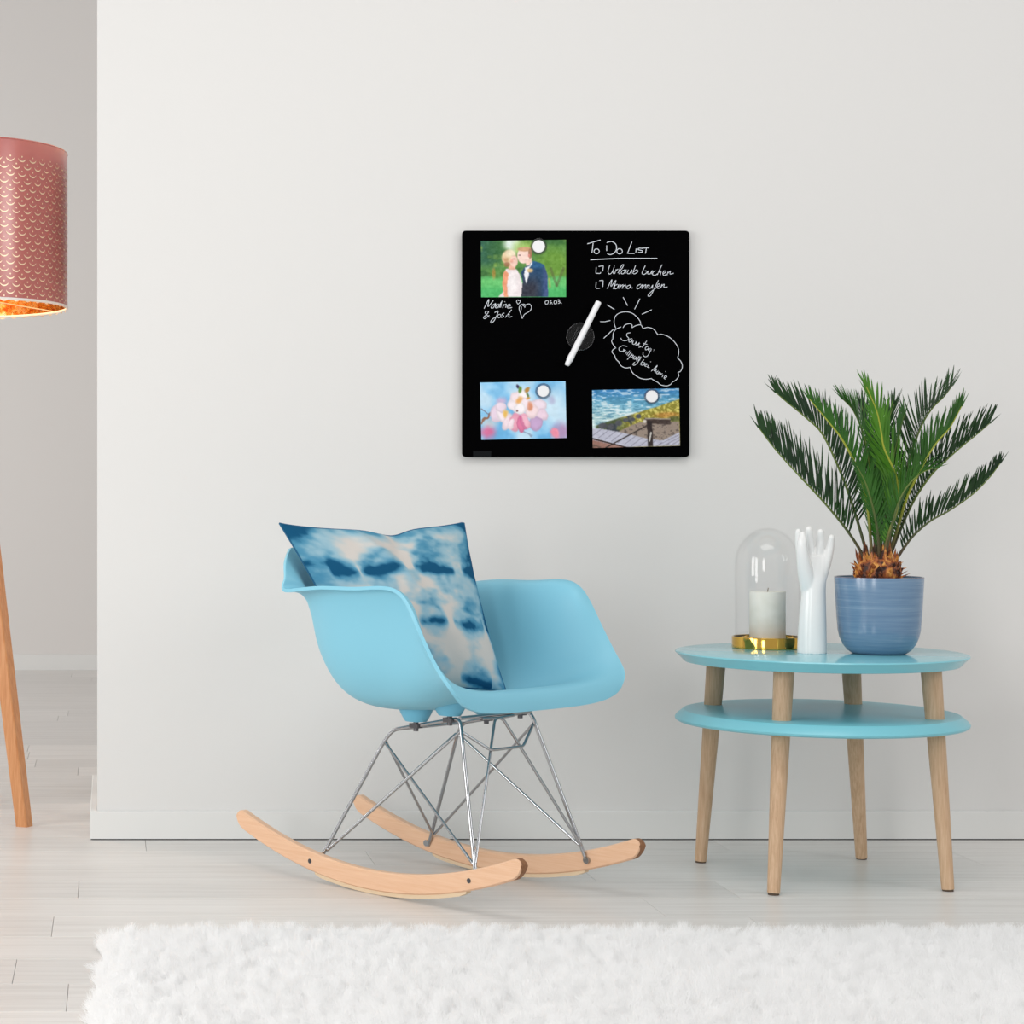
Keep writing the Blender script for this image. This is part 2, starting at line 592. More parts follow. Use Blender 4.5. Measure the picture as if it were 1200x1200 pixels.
F_V = [0, .28, .54, .76, .88, .95, .985, 1.0]; F_Z = [0, .02, .10, .30, .50, .70, .86, 1.0]; F_U = [0, .2, .5, .8, .95, 1, 1, 1]
W_V = [0, .36, .62, .78, .845, .88, .925, 1.0]; W_Z = [0, .02, .085, .30, .58, .83, .965, 1.0]; W_U = [0, .05, .15, .38, .62, .82, .94, 1.0]
net = [
    station((0.251, 0, 0.398), (0.263, 0.252, 0.430), [0, .27, .50, .70, .84, .92, .965, 1.0], [0, .02, .07, .20, .40, .60, .78, 1.0], F_U),
    station((0.243, 0, 0.431), (0.257, 0.273, 0.460), [0, .275, .52, .735, .865, .94, .978, 1.0], [0, .02, .09, .27, .48, .68, .84, 1.0], F_U),
    station((0.203, 0, 0.439), (0.228, 0.281, 0.500), [0, .30, .57, .78, .885, .945, .98, 1], [0, .02, .10, .32, .55, .76, .9, 1], F_U),
    station((0.130, 0, 0.414), (0.186, 0.282, 0.565), [0, .33, .60, .78, .865, .92, .965, 1], [0, .02, .09, .31, .57, .80, .93, 1], W_U),
    station((0.055, 0, 0.394), (0.150, 0.282, 0.622), W_V, W_Z, W_U),
    station((-0.020, 0, 0.386), (0.098, 0.282, 0.653), W_V, W_Z, W_U),
    station((-0.090, 0, 0.388), (0.000, 0.282, 0.650), W_V, W_Z, W_U),
    station((-0.152, 0, 0.410), (-0.110, 0.282, 0.648), [0, .34, .59, .74, .805, .84, .90, 1], [0, .03, .10, .31, .58, .83, .96, 1], [0, 0, .08, .3, .55, .8, .92, 1]),
    [(-0.208, 0, .470), (-0.212, .080, .472), (-0.206, .140, .483), (-0.197, .180, .513), (-0.190, .200, .556), (-0.190, .213, .602), (-0.195, .242, .634), (-0.205, .281, .639)],
    [(-0.244, 0, .580), (-0.245, .063, .583), (-0.243, .115, .592), (-0.236, .158, .610), (-0.228, .190, .635), (-0.223, .213, .661), (-0.224, .234, .678), (-0.229, .257, .694)],
    [(-0.268, 0, .722), (-0.268, .045, .723), (-0.267, .085, .724), (-0.265, .120, .725), (-0.262, .150, .726), (-0.258, .178, .726), (-0.254, .200, .726), (-0.249, .222, .725)],
]
corner = [tuple(.62 * np.array(net[8][k]) + .38 * np.array(net[9][k])) for k in range(8)]
corner[7] = (-0.2145, 0.2735, 0.658)
net.insert(9, corner)
net = np.array([[(p[0], -p[1], p[2]) for p in h[:0:-1]] + list(h) for h in net])      # 11 x 15 x 3
A = spline_interp(net, 91)
A = np.transpose(spline_interp(np.transpose(A, (1, 0, 2)), 113), (1, 0, 2))
A[..., 1] -= 0.010
SHELL = A.copy()
mb = MB()
mb.grid(np.array([[L3(*p) for p in r] for r in A]))
shell = mb.build('seat_shell', M['plastic'], chair)
shell.data.polygons.foreach_set('use_smooth', [True] * len(shell.data.polygons))
# make sure normals face up/inside, then thicken downward
me = shell.data
nzs = sum(p.normal.z for p in me.polygons)
if nzs < 0: me.flip_normals()
md = shell.modifiers.new('thick', 'SOLIDIFY'); md.thickness = 0.0075; md.offset = -1; md.use_even_offset = False
md = shell.modifiers.new('round', 'BEVEL'); md.width = 0.0032; md.segments = 3; md.limit_method = 'ANGLE'; md.angle_limit = math.radians(50)

# rockers
for s, nm in ((-1, 'near'), (1, 'far')):
    va, vb = (-0.1985, -0.1765) if s < 0 else (0.1765, 0.1985)
    mb = MB()
    us = np.concatenate([-0.462 + 0.022 * (1 - np.cos(np.linspace(0, math.pi / 2, 9)[:-1])), np.linspace(-0.44, 0.336, 41), 0.358 - 0.022 * (1 - np.sin(np.linspace(0, math.pi / 2, 9)[1:]))])
    P = []
    for u in us:
        zb = 0.008 + (u + 0.05) ** 2 / 1.98
        e = min(u - us[0], us[-1] - u)
        hgt = 0.042
        cz, hh = zb + hgt / 2, hgt / 2
        q = 0.022
        if e < q: hh *= max(math.sqrt(max(1 - ((q - e) / q) ** 2, 0)), 0.10)
        r = min(0.004, hh * .8)
        sec = [(va + r, cz - hh), (vb - r, cz - hh), (vb, cz - hh + r * .8), (vb, cz + hh - r * .8), (vb - r, cz + hh), (va + r, cz + hh), (va, cz + hh - r * .8), (va, cz - hh + r * .8)]
        P.append([L3(u, a, b) for a, b in sec])
    base = len(mb.v)
    mb.grid(np.array(P), close_v=True)
    n = len(us)
    mb.f.append(tuple(range(8))); mb.mi.append(0)
    mb.f.append(tuple((n - 1) * 8 + k for k in range(8))); mb.mi.append(1)
    for i in range(len(mb.f) - 2):                     # darker rounded nose at the front
        if (i // 8) >= n - 9 and i % 8 not in (5, 6, 7): mb.mi[i] = 1
    rk = mb.build('rocker', [M['birch'], M['birch_end']], chair, angle=35)
    # glide strip under the rocker
    mb = MB(); P = []
    for u in np.linspace(-0.215, 0.215, 25):
        zb = 0.008 + (u + 0.05) ** 2 / 1.98
        t = 0.0075 if abs(u) < 0.2 else 0.004
        P.append([L3(u, va + .004, zb + .001), L3(u, vb - .004, zb + .001), L3(u, vb - .004, zb - t), L3(u, va + .004, zb - t)])
    mb.grid(np.array(P), close_v=True)
    mb.f += [(0, 1, 2, 3), (96, 97, 98, 99)]; mb.mi += [0, 0]
    g = mb.build('glide', M['glide'], rk, smooth=False)
    for u in (-0.226, 0.226):
        z = 0.008 + (u + 0.05) ** 2 / 1.98 + 0.021
        mb = MB()
        if s < 0:
            mb.tube([L3(u, va - 0.0006, z), L3(u, va + 0.004, z)], 0.0052, 14)
            mb.tube([L3(u, va - 0.0012, z), L3(u, va, z)], 0.0026, 8)
        else:
            mb.tube([L3(u, va - 0.006, z), L3(u, va, z)], 0.0075, 12)
        mb.build('screw', M['bolt'] if s < 0 else M['chrome'], rk)

# chrome wire base: symmetric, s = -1 near side, +1 far side
VT = 0.112
BT = lambda s: (-0.062, s * VT, 0.338)                  # rear bend
BK = lambda s: (-0.083, s * (VT + .005), 0.312)         # rear node
FT = lambda s: (0.126, s * VT, 0.378)                   # front bend
FN = lambda s: (0.131, s * (VT + .004), 0.352)          # front node
BF = lambda s: (-0.222, s * 0.176, 0.040)
FF = lambda s: (0.226, s * 0.176, 0.062)
BV = lambda s: (-0.203, s * 0.171, 0.066)               # bottom of the rear brace V
FV = lambda s: (0.218, s * 0.171, 0.092)


def wire(name, pts, r, rad=0.02):
    mb = MB()
    mb.tube(fillet([L3(*p) for p in pts], rad), r, 10)
    return mb.build(name, M['chrome'], chair)


RW, RT = 0.0042, 0.0031
for s in (-1, 1):
    a = wire('leg_wire', [BF(s), BK(s), BT(s), FT(s), FF(s)], RW, 0.016)
    wire('brace_wire', [BK(s), FV(s), (0.134, s * 0.012, 0.371), (0.132, -s * 0.05, 0.374)], RT, 0.010)
    wire('brace_wire', [FN(s), BV(s), (-0.083, -s * VT, 0.312)], RT, 0.008)
wire('front_bar', [FT(-1), FT(1)], RW, 0.02)
wire('dip_bar', [FN(-1), (0.158, -0.054, 0.311), (0.158, 0.050, 0.311), FN(1)], RT, 0.01)
wire('rear_bar', [BT(-1), BT(1)], RT)
# mounts between shell and wire
for s in (-1, 1):
    for (u, du) in ((0.004, .024), (0.098, .024)):
        zt = 0.338 + (u + 0.062) / 0.188 * 0.04
        mb = MB()
        c = L3(u, s * VT, 0)
        P = []
        for z, r in ((zt + 0.010, 0.020), (zt + 0.014, 0.0225), (zt + 0.028, 0.029), (zt + 0.040, 0.033)):
            P.append([c + np.array([0, 0, z]) + r * (math.cos(t) * dv * 1.25 + math.sin(t) * nv) for t in np.linspace(0, 2 * math.pi, 20, endpoint=False)])
        mb.grid(np.array(P), close_v=True, flip=True)
        mb.f.append(tuple(range(19, -1, -1))); mb.mi.append(0)
        pad = mb.build('shock_mount', M['pad'], chair)
        mb = MB()
        mb.tube([L3(u, s * VT, zt - 0.011), L3(u, s * VT, zt + 0.014)], 0.0055, 10)
        mb.box(tuple(np.array([-0.012, -0.008, 0]) ), tuple(np.array([0.012, 0.008, 0.009])))
        for k in range(8):
            x, y_, z = mb.v[len(mb.v) - 8 + k]
            mb.v[len(mb.v) - 8 + k] = tuple(L3(u + x, s * VT + y_, zt - 0.004 + z))
        mb.build('clamp', M['bolt'], pad)

# ================================================================== PILLOW
def invl(px, py, axis, val):
    r = np.array([(px - CX) / F, 1, -(py - CY) / F]); c0 = np.array([0, -DW, H])
    B = np.array([dv, nv, [0, 0, 1.0]])
    rr, cc = B @ r, B @ (c0 - CO)
    i = 'uvz'.index(axis)
    t = (val - cc[i]) / rr[i]
    return cc + t * rr


pTL = np.array([-0.235, -0.281, 0.7785])
pTR = np.array([-0.100, 0.157, 0.779])
pBR = np.array([0.032, 0.146, 0.408])
pBL = np.array([-0.100, -0.145, 0.406])
PN = 141
mb = MB()
ss, tt = np.meshgrid(np.linspace(0, 1, PN), np.linspace(0, 1, PN))     # s across, t down


def pillow_surf(side):
    P = np.zeros((PN, PN, 3))
    for i in range(3):
        P[..., i] = (1 - tt) * ((1 - ss) * pTL[i] + ss * pTR[i]) + tt * ((1 - ss) * pBL[i] + ss * pBR[i])
    ex, ey = pTR - pTL, pBL - pTL
    nrm = np.cross(ey, ex); nrm /= np.linalg.norm(nrm)
    if nrm[0] < 0: nrm = -nrm
    # edges draw in between the corners
    hx, hy = 4 * ss * (1 - ss), 4 * tt * (1 - tt)
    cs, ct = ss - 0.5, tt - 0.5
    P += ((-cs * 0.05) * hy)[..., None] * ex + ((-ct * 0.09) * (hx ** .8))[..., None] * ey
    dip = np.exp(-((ss - 0.56) / 0.10) ** 2) * np.exp(-(tt / 0.16) ** 2)
    P += (0.035 * dip)[..., None] * ey
    g = np.clip(hx, 0, 1) ** 0.5 * np.clip(hy, 0, 1) ** 0.5
    th = 0.068 * g * (0.85 + 0.15 * np.cos((ss - .5) * 3))
    if side > 0:
        fold = 0.012 * np.exp(-((ss - 0.33 - 0.45 * tt) / 0.05) ** 2) * np.exp(-((tt - .25) / .28) ** 2)
        fold -= 0.010 * np.exp(-((ss - 0.56 + 0.35 * tt) / 0.04) ** 2) * np.exp(-(tt / .3) ** 2)
        fold += 0.006 * (fbm(ss * 5 + 2, tt * 5, 9, 3) - .5)
        th = th * 1.0 + fold * np.clip(g * 3, 0, 1)
    else:
        th = -th * 0.62
    return P + th[..., None] * nrm


Pf, Pb = pillow_surf(1), pillow_surf(-1)
toW = lambda P: np.array([[L3(*p) for p in r] for r in P])
mb.grid(toW(Pf))
mb.grid(toW(Pb), flip=True)
pillow_anchor = L3(*((pBL + pBR) / 2))
pillow = mb.build('pillow', M['dye'])
tag(pillow, 'square tie-dyed pillow in blue and cream leaning in the armchair', 'pillow')


def lerpc(a, b, t): return a + (b - a) * t[..., None]


def dye(seed):
    wob = (fbm(ss * 4, tt * 4, seed + 3, 4) - .5)
    wob2 = (fbm(ss * 9 + 5, tt * 9, seed + 8, 4) - .5)
    cream = np.array([206, 200, 194.]); lt = np.array([150, 184, 198.]); mid = np.array([80, 142, 172.]); dk = np.array([22, 82, 118.])
    amt = np.zeros_like(ss)
    # rows of folded dye marks: t position, list of (s centre, half width)
    for (r, marks, up, dn) in ((0.27, [(0.155, .07), (0.365, .135), (0.68, .135), (0.97, .10)], .13, .06),
                               (0.62, [(0.10, .10), (0.32, .11), (0.545, .10), (0.81, .125), (1.02, .07)], .13, .11),
                               (0.955, [(0.12, .10), (0.40, .10), (0.78, .12), ], .15, .05)):
        rr = r + 0.02 * np.sin(ss * 9) + 0.03 * wob
        for (c, w) in marks:
            e = np.clip(1 - ((ss - c) / w) ** 2, 0, 1)
            d = tt - rr
            sig = np.where(d < 0, up, dn) * (0.35 + 0.65 * e)
            amt += e ** 0.4 * np.exp(-(d / (sig + 1e-3)) ** 2) * 0.62
            core = e ** .4 * np.exp(-((d - 0.01) / 0.028) ** 2)
            amt += core * 0.7
    haze = sstep(0.44, 0.70, fbm(ss * 4.2 + 1, tt * 6.5 + 2, seed + 21, 4)) * 0.48
    top = np.exp(-(tt / 0.07) ** 2) * (0.75 + 1.2 * wob) * (1 - 0.7 * np.exp(-((ss - .52) / .03) ** 2))
    left = np.exp(-(ss / 0.13) ** 2) * 0.66
    right = np.exp(-((1 - ss) / 0.035) ** 2) * 0.55
    amt = amt * (1 + 0.9 * wob2) + haze + np.clip(top, 0, 1) * 0.8 + left * (1 + wob) + right
    fine = fbm(ss * 22 + 3, tt * 30 + 1, seed + 40, 4) - .5
    amt = np.clip(amt * (1 + .5 * fine) + wob2 * .30 + fine * .16, 0, 1.25)
    col = lerpc(np.broadcast_to(cream, ss.shape + (3,)), lt, sstep(0.05, 0.45, amt))
    col = lerpc(col, mid, sstep(0.40, 0.80, amt))
    col = lerpc(col, dk, sstep(0.78, 1.15, amt))
    return col


paint(pillow, np.concatenate([dye(2).reshape(-1, 3), dye(5).reshape(-1, 3)]))
edge = [Pf[0, k] for k in range(PN)] + [Pf[k, -1] for k in range(1, PN)] + [Pf[-1, k] for k in range(PN - 2, -1, -1)] + [Pf[k, 0] for k in range(PN - 2, 0, -1)]
mb = MB()
edge = [L3(*p) for p in edge[::3]]
mb.tube(edge + [edge[0]], 0.0019, 6, caps=False)
mb.build('piping', M['piping'], pillow)

# ================================================================== TABLE
TX, TY, TR_, TZ1, TZ2, TT0 = 1.5607, 4.5104 - DW, 0.3076, 0.4935, 0.3464, -2.2455
table = empty('side_table', (TX, TY, 0))
tag(table, 'round two-tier teal side table on four splayed wooden legs', 'table')
tc = (TX, TY, 0)
mb = MB()
mb.lathe([(0, TZ1 - .024), (TR_ - .024, TZ1 - .024), (TR_ - .019, TZ1 - .023), (TR_ - .004, TZ1 - .007), (TR_, TZ1 - .003), (TR_ - .0015, TZ1 - .0006), (TR_ - .004, TZ1), (0, TZ1)], 128, tc)
mb.build('tabletop', M['table'], table, angle=25)
mb = MB()
mb.lathe([(0, TZ2 - .009), (TR_ - .006, TZ2 - .009), (TR_ - .001, TZ2 - .006), (TR_, TZ2 - .002), (TR_ - .004, TZ2 + .004), (TR_ - .018, TZ2 + .0155), (TR_ - .022, TZ2 + .0165), (0, TZ2 + .0165)], 128, tc)
mb.build('lower_shelf', M['shelf'], table, angle=25)
for k in range(4):
    t = TT0 + k * math.pi / 2
    rt = (0.213, 0.238, 0.2, 0.235)[k]
    top = np.array([TX + rt * math.cos(t), TY + rt * math.sin(t), TZ1 - 0.023])
    bot = np.array([TX + 0.2727 * math.cos(t), TY + 0.2727 * math.sin(t), 0.004])
    mb = MB()
    mb.tube([top + (bot - top) * q for q in np.linspace(0, 1, 12)], [0.0215 - 0.0085 * q for q in np.linspace(0, 1, 12)], 24)
    lg = mb.build('leg', M['oak'], table)
    mb = MB()
    mb.tube([bot + np.array([0, 0, 0.001]), np.array([bot[0], bot[1], 0.0])], 0.0115, 16)
    mb.build('felt_pad', M['felt'], lg)

# ------------------------------------------------------------------ cloche with candle
GY = -0.4351 + 0.078
GX = (899.5 - CX) / F * (DW + GY)
tray = empty('glass_cloche', (GX, GY, TZ1))
tag(tray, 'clear glass dome on a round polished brass base on the side table', 'cloche')
mb = MB()
mb.lathe([(0, 0), (.077, 0), (.078, .001), (.078, .025), (.0775, .026), (.0745, .026), (.0740, .0255), (.0738, .014), (.073, .012), (0, .012)], 96, (GX, GY, TZ1))
mb.build('brass_base', M['brass'], tray, angle=30)
mb = MB()
prof = [(.0715, .0125), (.0715, .19)]
for a in np.linspace(0, math.pi / 2, 20)[1:]:
    prof.append((.0715 * math.cos(a) + 1e-5, .19 + .082 * math.sin(a)))
inner = [(max(r - .0022, 1e-5), z - (.0022 if z > .2 else 0)) for r, z in prof[::-1]]
mb.lathe(prof + inner, 96, (GX, GY, TZ1))
mb.f += [tuple(range(0))] if False else []
mb.build('glass_dome', M['glass'], tray, angle=60)
cd = empty('pillar_candle', (GX, GY, TZ1 + .012))
tag(cd, 'ivory pillar candle standing under the glass dome', 'candle')
mb = MB()
mb.lathe([(0, 0), (.038, 0), (.0392, .0015), (.0392, .1135), (.0385, .1155), (.036, .1162), (.012, .1145), (0, .1140)], 64, (GX, GY, TZ1 + .0122))
mb.build('wax_body', M['wax'], cd, angle=40)
mb = MB(); mb.tube([(GX, GY, TZ1 + .124), (GX + .0005, GY, TZ1 + .131), (GX + .002, GY, TZ1 + .136)], .0011, 6)
mb.build('wick', M['wick'], cd)

# ------------------------------------------------------------------ porcelain hand
HX, HY = 1.5238, -0.5483 + 0.03
HD = DW + HY


def hp(px, py, dy=0.0):
    p = px3(px, py, HD + dy)
    return p


def px_r(r): return r / (F / HD)


mb = MB()


def limb(pts, n=16, flat=1.0):
    """pts: (px,py,dy,radius px)"""
    P = smooth_path([(a, b, c, d) for a, b, c, d in pts], 5)
    m = len(P)
    cs = [hp(q[0], q[1], q[2]) for q in P]
    rs = [px_r(q[3]) for q in P]
    # rounded ends
    mb.tube(cs, rs, n)
    for c, r in ((cs[0], rs[0]), (cs[-1], rs[-1])):
        Q = []
        for a in np.linspace(-math.pi / 2 + .05, math.pi / 2 - .05, 9):
            Q.append([c + r * np.array([math.cos(a) * math.cos(t), math.cos(a) * math.sin(t), math.sin(a)]) for t in np.linspace(0, 2 * math.pi, n, endpoint=False)])
        b0 = len(mb.v)
        mb.grid(np.array(Q), close_v=True, flip=True)
        mb.f.append(tuple(b0 + k for k in range(n - 1, -1, -1))); mb.mi.append(0)
        mb.f.append(tuple(b0 + 8 * n + k for k in range(n))); mb.mi.append(0)


zb = TZ1 + 0.0
ell = []
for (pxc, py, rx, ry) in ((951.5, 767.5, 16.8, 16), (951.5, 764, 16.8, 16), (951.8, 740, 16.2, 15), (952.5, 715, 15.0, 14), (953.5, 695, 13.6, 12), (954.0, 682, 13.4, 11), (954.8, 670, 15.0, 9.5), (955.8, 659, 16.0, 8.0), (957, 651, 13.0, 6.0)):
    c = hp(pxc, py, 0)
    ell.append([c + np.array([px_r(rx) * math.cos(t), px_r(ry) * math.sin(t), 0]) for t in np.linspace(0, 2 * math.pi, 28, endpoint=False)])
ell = np.array(ell)
fine = bspline_refine(ell, 46)
fine[:2, :, 2] = zb
b0 = len(mb.v)
mb.grid(fine, close_v=True)
mb.f.append(tuple(b0 + k for k in range(28))); mb.mi.append(0)
mb.f.append(tuple(b0 + 45 * 28 + k for k in range(27, -1, -1))); mb.mi.append(0)
limb([(953, 716, .010, 9.5), (950.5, 700, .006, 9.8), (947, 685, -.001, 9.6), (943.6, 668, -.010, 8.8), (941, 653, -.018, 7.4), (940.0, 642, -.022, 6.2), (940.2, 633, -.023, 5.2), (940.6, 626, -.022, 3.6)])      # thumb
limb([(950, 676, .004, 9.2), (944, 662, .006, 7.8), (939.4, 648, .010, 6.2), (937.0, 635, .012, 5.2), (935.9, 623.2, .010, 4.0)])                             # index
limb([(952, 670, .004, 8), (950, 655, .004, 6.8), (949.0, 643, .003, 5.4), (948.4, 632, .001, 4.9), (947.9, 620.3, -.004, 4.1)])                             # middle
limb([(957, 670, .003, 8), (959.2, 655, .002, 6.6), (960.4, 644, .000, 5.2), (961.3, 633, -.002, 4.6), (961.9, 623.3, -.008, 3.9)])                             # ring
limb([(960, 676, .002, 9), (966.5, 660, 0, 7.4), (971.3, 647, -.002, 5.5), (973.6, 637, -.005, 4.6), (974.6, 629.8, -.010, 3.8)])                             # little
hand = mb.build('porcelain_hand', M['porcelain'])
hand.data.polygons.foreach_set('use_smooth', [True] * len(hand.data.polygons))
md = hand.modifiers.new('fuse', 'REMESH'); md.mode = 'VOXEL'; md.voxel_size = 0.0013; md.use_smooth_shade = True
md = hand.modifiers.new('soft', 'SMOOTH'); md.factor = 0.5; md.iterations = 22
tag(hand, 'white porcelain hand figure with raised fingers beside the blue plant pot', 'figurine')

# ------------------------------------------------------------------ potted palm
PY = -0.5848 + 0.052
PX = (1030 - CX) / F * (DW + PY)
PS = F / (DW + PY)
palm = empty('potted_palm', (PX, PY, TZ1))
tag(palm, 'green sago palm in a glazed blue pot on the side table', 'plant')
mb = MB()
po = [(0.0, 0), (.052, 0), (.057, .0015), (.066, .008), (.075, .020), (.082, .036), (.0855, .052), (.088, .085), (.0905, .125), (.0925, .166), (.0922, .1675), (.0905, .168), (.0885, .1672), (.0875, .150), (0, .150)]
mb.lathe(po, 96, (PX, PY, TZ1))
for i in range(len(mb.f)):
    ring = i // 96
    mb.mi[i] = 1 if 9 <= ring <= 11 else 0
mb.build('pot', [M['pot'], M['potrim']], palm, angle=50)
mb = MB(); mb.lathe([(.0872, .150), (.0868, .160), (.06, .163), (0, .165)], 48, (PX, PY, TZ1)); mb.build('soil', M['soil'], palm)
# caudex with scales
rg = random.Random(11)
tzb = TZ1 + .160
TCX = PX + (1029 - 1030) / PS
mb = MB(); mb.lathe([(.040, 0), (.047, .01), (.046, .028), (.036, .045), (.02, .055), (0, .058)], 24, (TCX, PY, tzb)); trunk = mb.build('trunk', M['scale'], palm)
mb = MB()
for r_ in range(7):
    zc = tzb + .004 + .008 * r_
    rad = (.045, .047, .047, .045, .041, .035, .027)[r_]
    nn = (15, 15, 14, 13, 12, 10, 8)[r_]
    for k in range(nn):
        a = 2 * math.pi * (k + .5 * (r_ % 2)) / nn + rg.uniform(-.1, .1)
        o_ = np.array([math.cos(a), math.sin(a), 0]); sd = np.array([-math.sin(a), math.cos(a), 0])
        b_ = np.array([TCX, PY, zc]) + o_ * (rad - .004)
        ln = rg.uniform(.012, .019) + (rg.uniform(.008, .024) if r_ >= 4 else 0)
        tilt = rg.uniform(.7, 1.3) if r_ < 4 else rg.uniform(1.25, 1.55)
        tip = b_ + ln * (o_ * math.cos(tilt) + np.array([0, 0, math.sin(tilt)]))
        w_ = .0068 if r_ < 4 else .0042
        mid = b_ * .55 + tip * .45 + o_ * .004
        mb.add([b_ - sd * w_, b_ + sd * w_, mid + sd * w_ * .7, mid - sd * w_ * .7, tip, b_ + np.array([0, 0, -.005]) + o_ * .004, mid - o_ * .006],
               [(0, 5, 3), (5, 2, 3), (5, 1, 2), (3, 2, 4), (0, 3, 6), (1, 6, 2), (3, 4, 6), (2, 6, 4)])
# dry spikes sticking out low on the sides
for (a, zz, ln) in ((2.9, .028, .02), (3.3, .018, .015), (-.2, .018, .024), (.15, .004, .034), (-.5, .002, .03), (.0, .032, .016)):
    o_ = np.array([math.cos(a), math.sin(a), 0]); sd = np.array([-math.sin(a), math.cos(a), 0])
    b_ = np.array([TCX, PY, tzb + zz]) + o_ * .042
    tip = b_ + ln * (o_ * .85 + np.array([0, 0, .5]))
    mb.add([b_ - sd * .004, b_ + sd * .004, b_ + np.array([0, 0, .006]), tip], [(0, 1, 3), (1, 2, 3), (2, 0, 3), (0, 2, 1)])
o = mb.build('scales', M['scale'], trunk, smooth=False); o['kind'] = 'stuff'

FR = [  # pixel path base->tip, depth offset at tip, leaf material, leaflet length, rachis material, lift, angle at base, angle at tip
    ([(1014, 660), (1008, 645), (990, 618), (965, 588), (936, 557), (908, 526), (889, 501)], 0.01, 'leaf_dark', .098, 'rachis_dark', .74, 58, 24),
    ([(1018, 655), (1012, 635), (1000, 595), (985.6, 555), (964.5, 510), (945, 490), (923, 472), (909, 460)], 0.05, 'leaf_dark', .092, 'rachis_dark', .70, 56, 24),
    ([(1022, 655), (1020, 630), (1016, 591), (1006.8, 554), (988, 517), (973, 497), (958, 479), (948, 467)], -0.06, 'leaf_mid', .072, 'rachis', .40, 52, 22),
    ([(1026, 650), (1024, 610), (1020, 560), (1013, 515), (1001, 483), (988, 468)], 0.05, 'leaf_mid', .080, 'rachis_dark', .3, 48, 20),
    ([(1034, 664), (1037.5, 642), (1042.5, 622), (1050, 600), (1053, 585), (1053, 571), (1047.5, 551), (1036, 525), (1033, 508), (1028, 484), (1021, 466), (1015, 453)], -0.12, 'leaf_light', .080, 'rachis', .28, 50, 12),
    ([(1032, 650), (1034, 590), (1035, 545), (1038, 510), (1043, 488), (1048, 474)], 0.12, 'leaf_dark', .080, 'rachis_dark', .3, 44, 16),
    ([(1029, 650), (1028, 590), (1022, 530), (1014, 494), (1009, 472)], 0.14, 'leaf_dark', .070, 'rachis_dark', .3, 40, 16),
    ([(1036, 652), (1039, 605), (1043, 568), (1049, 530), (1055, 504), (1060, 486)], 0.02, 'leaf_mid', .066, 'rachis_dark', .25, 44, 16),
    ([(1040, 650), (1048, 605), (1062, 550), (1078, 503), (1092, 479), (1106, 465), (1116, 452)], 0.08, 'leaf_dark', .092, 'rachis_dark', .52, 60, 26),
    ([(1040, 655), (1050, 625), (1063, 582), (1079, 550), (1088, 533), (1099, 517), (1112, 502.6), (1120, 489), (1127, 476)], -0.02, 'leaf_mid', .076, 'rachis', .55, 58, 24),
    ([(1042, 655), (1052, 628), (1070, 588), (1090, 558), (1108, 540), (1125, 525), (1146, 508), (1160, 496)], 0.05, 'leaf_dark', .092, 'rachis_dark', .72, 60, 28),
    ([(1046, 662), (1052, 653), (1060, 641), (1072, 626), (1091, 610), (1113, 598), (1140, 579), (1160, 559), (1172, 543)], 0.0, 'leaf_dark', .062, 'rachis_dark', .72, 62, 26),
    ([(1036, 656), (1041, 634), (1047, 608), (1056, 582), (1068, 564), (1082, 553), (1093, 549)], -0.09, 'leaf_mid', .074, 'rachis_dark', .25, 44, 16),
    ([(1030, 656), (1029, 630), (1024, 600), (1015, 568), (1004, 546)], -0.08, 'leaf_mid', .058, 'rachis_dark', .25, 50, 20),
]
axis_xy = np.array([TCX, PY])
rg = random.Random(5)
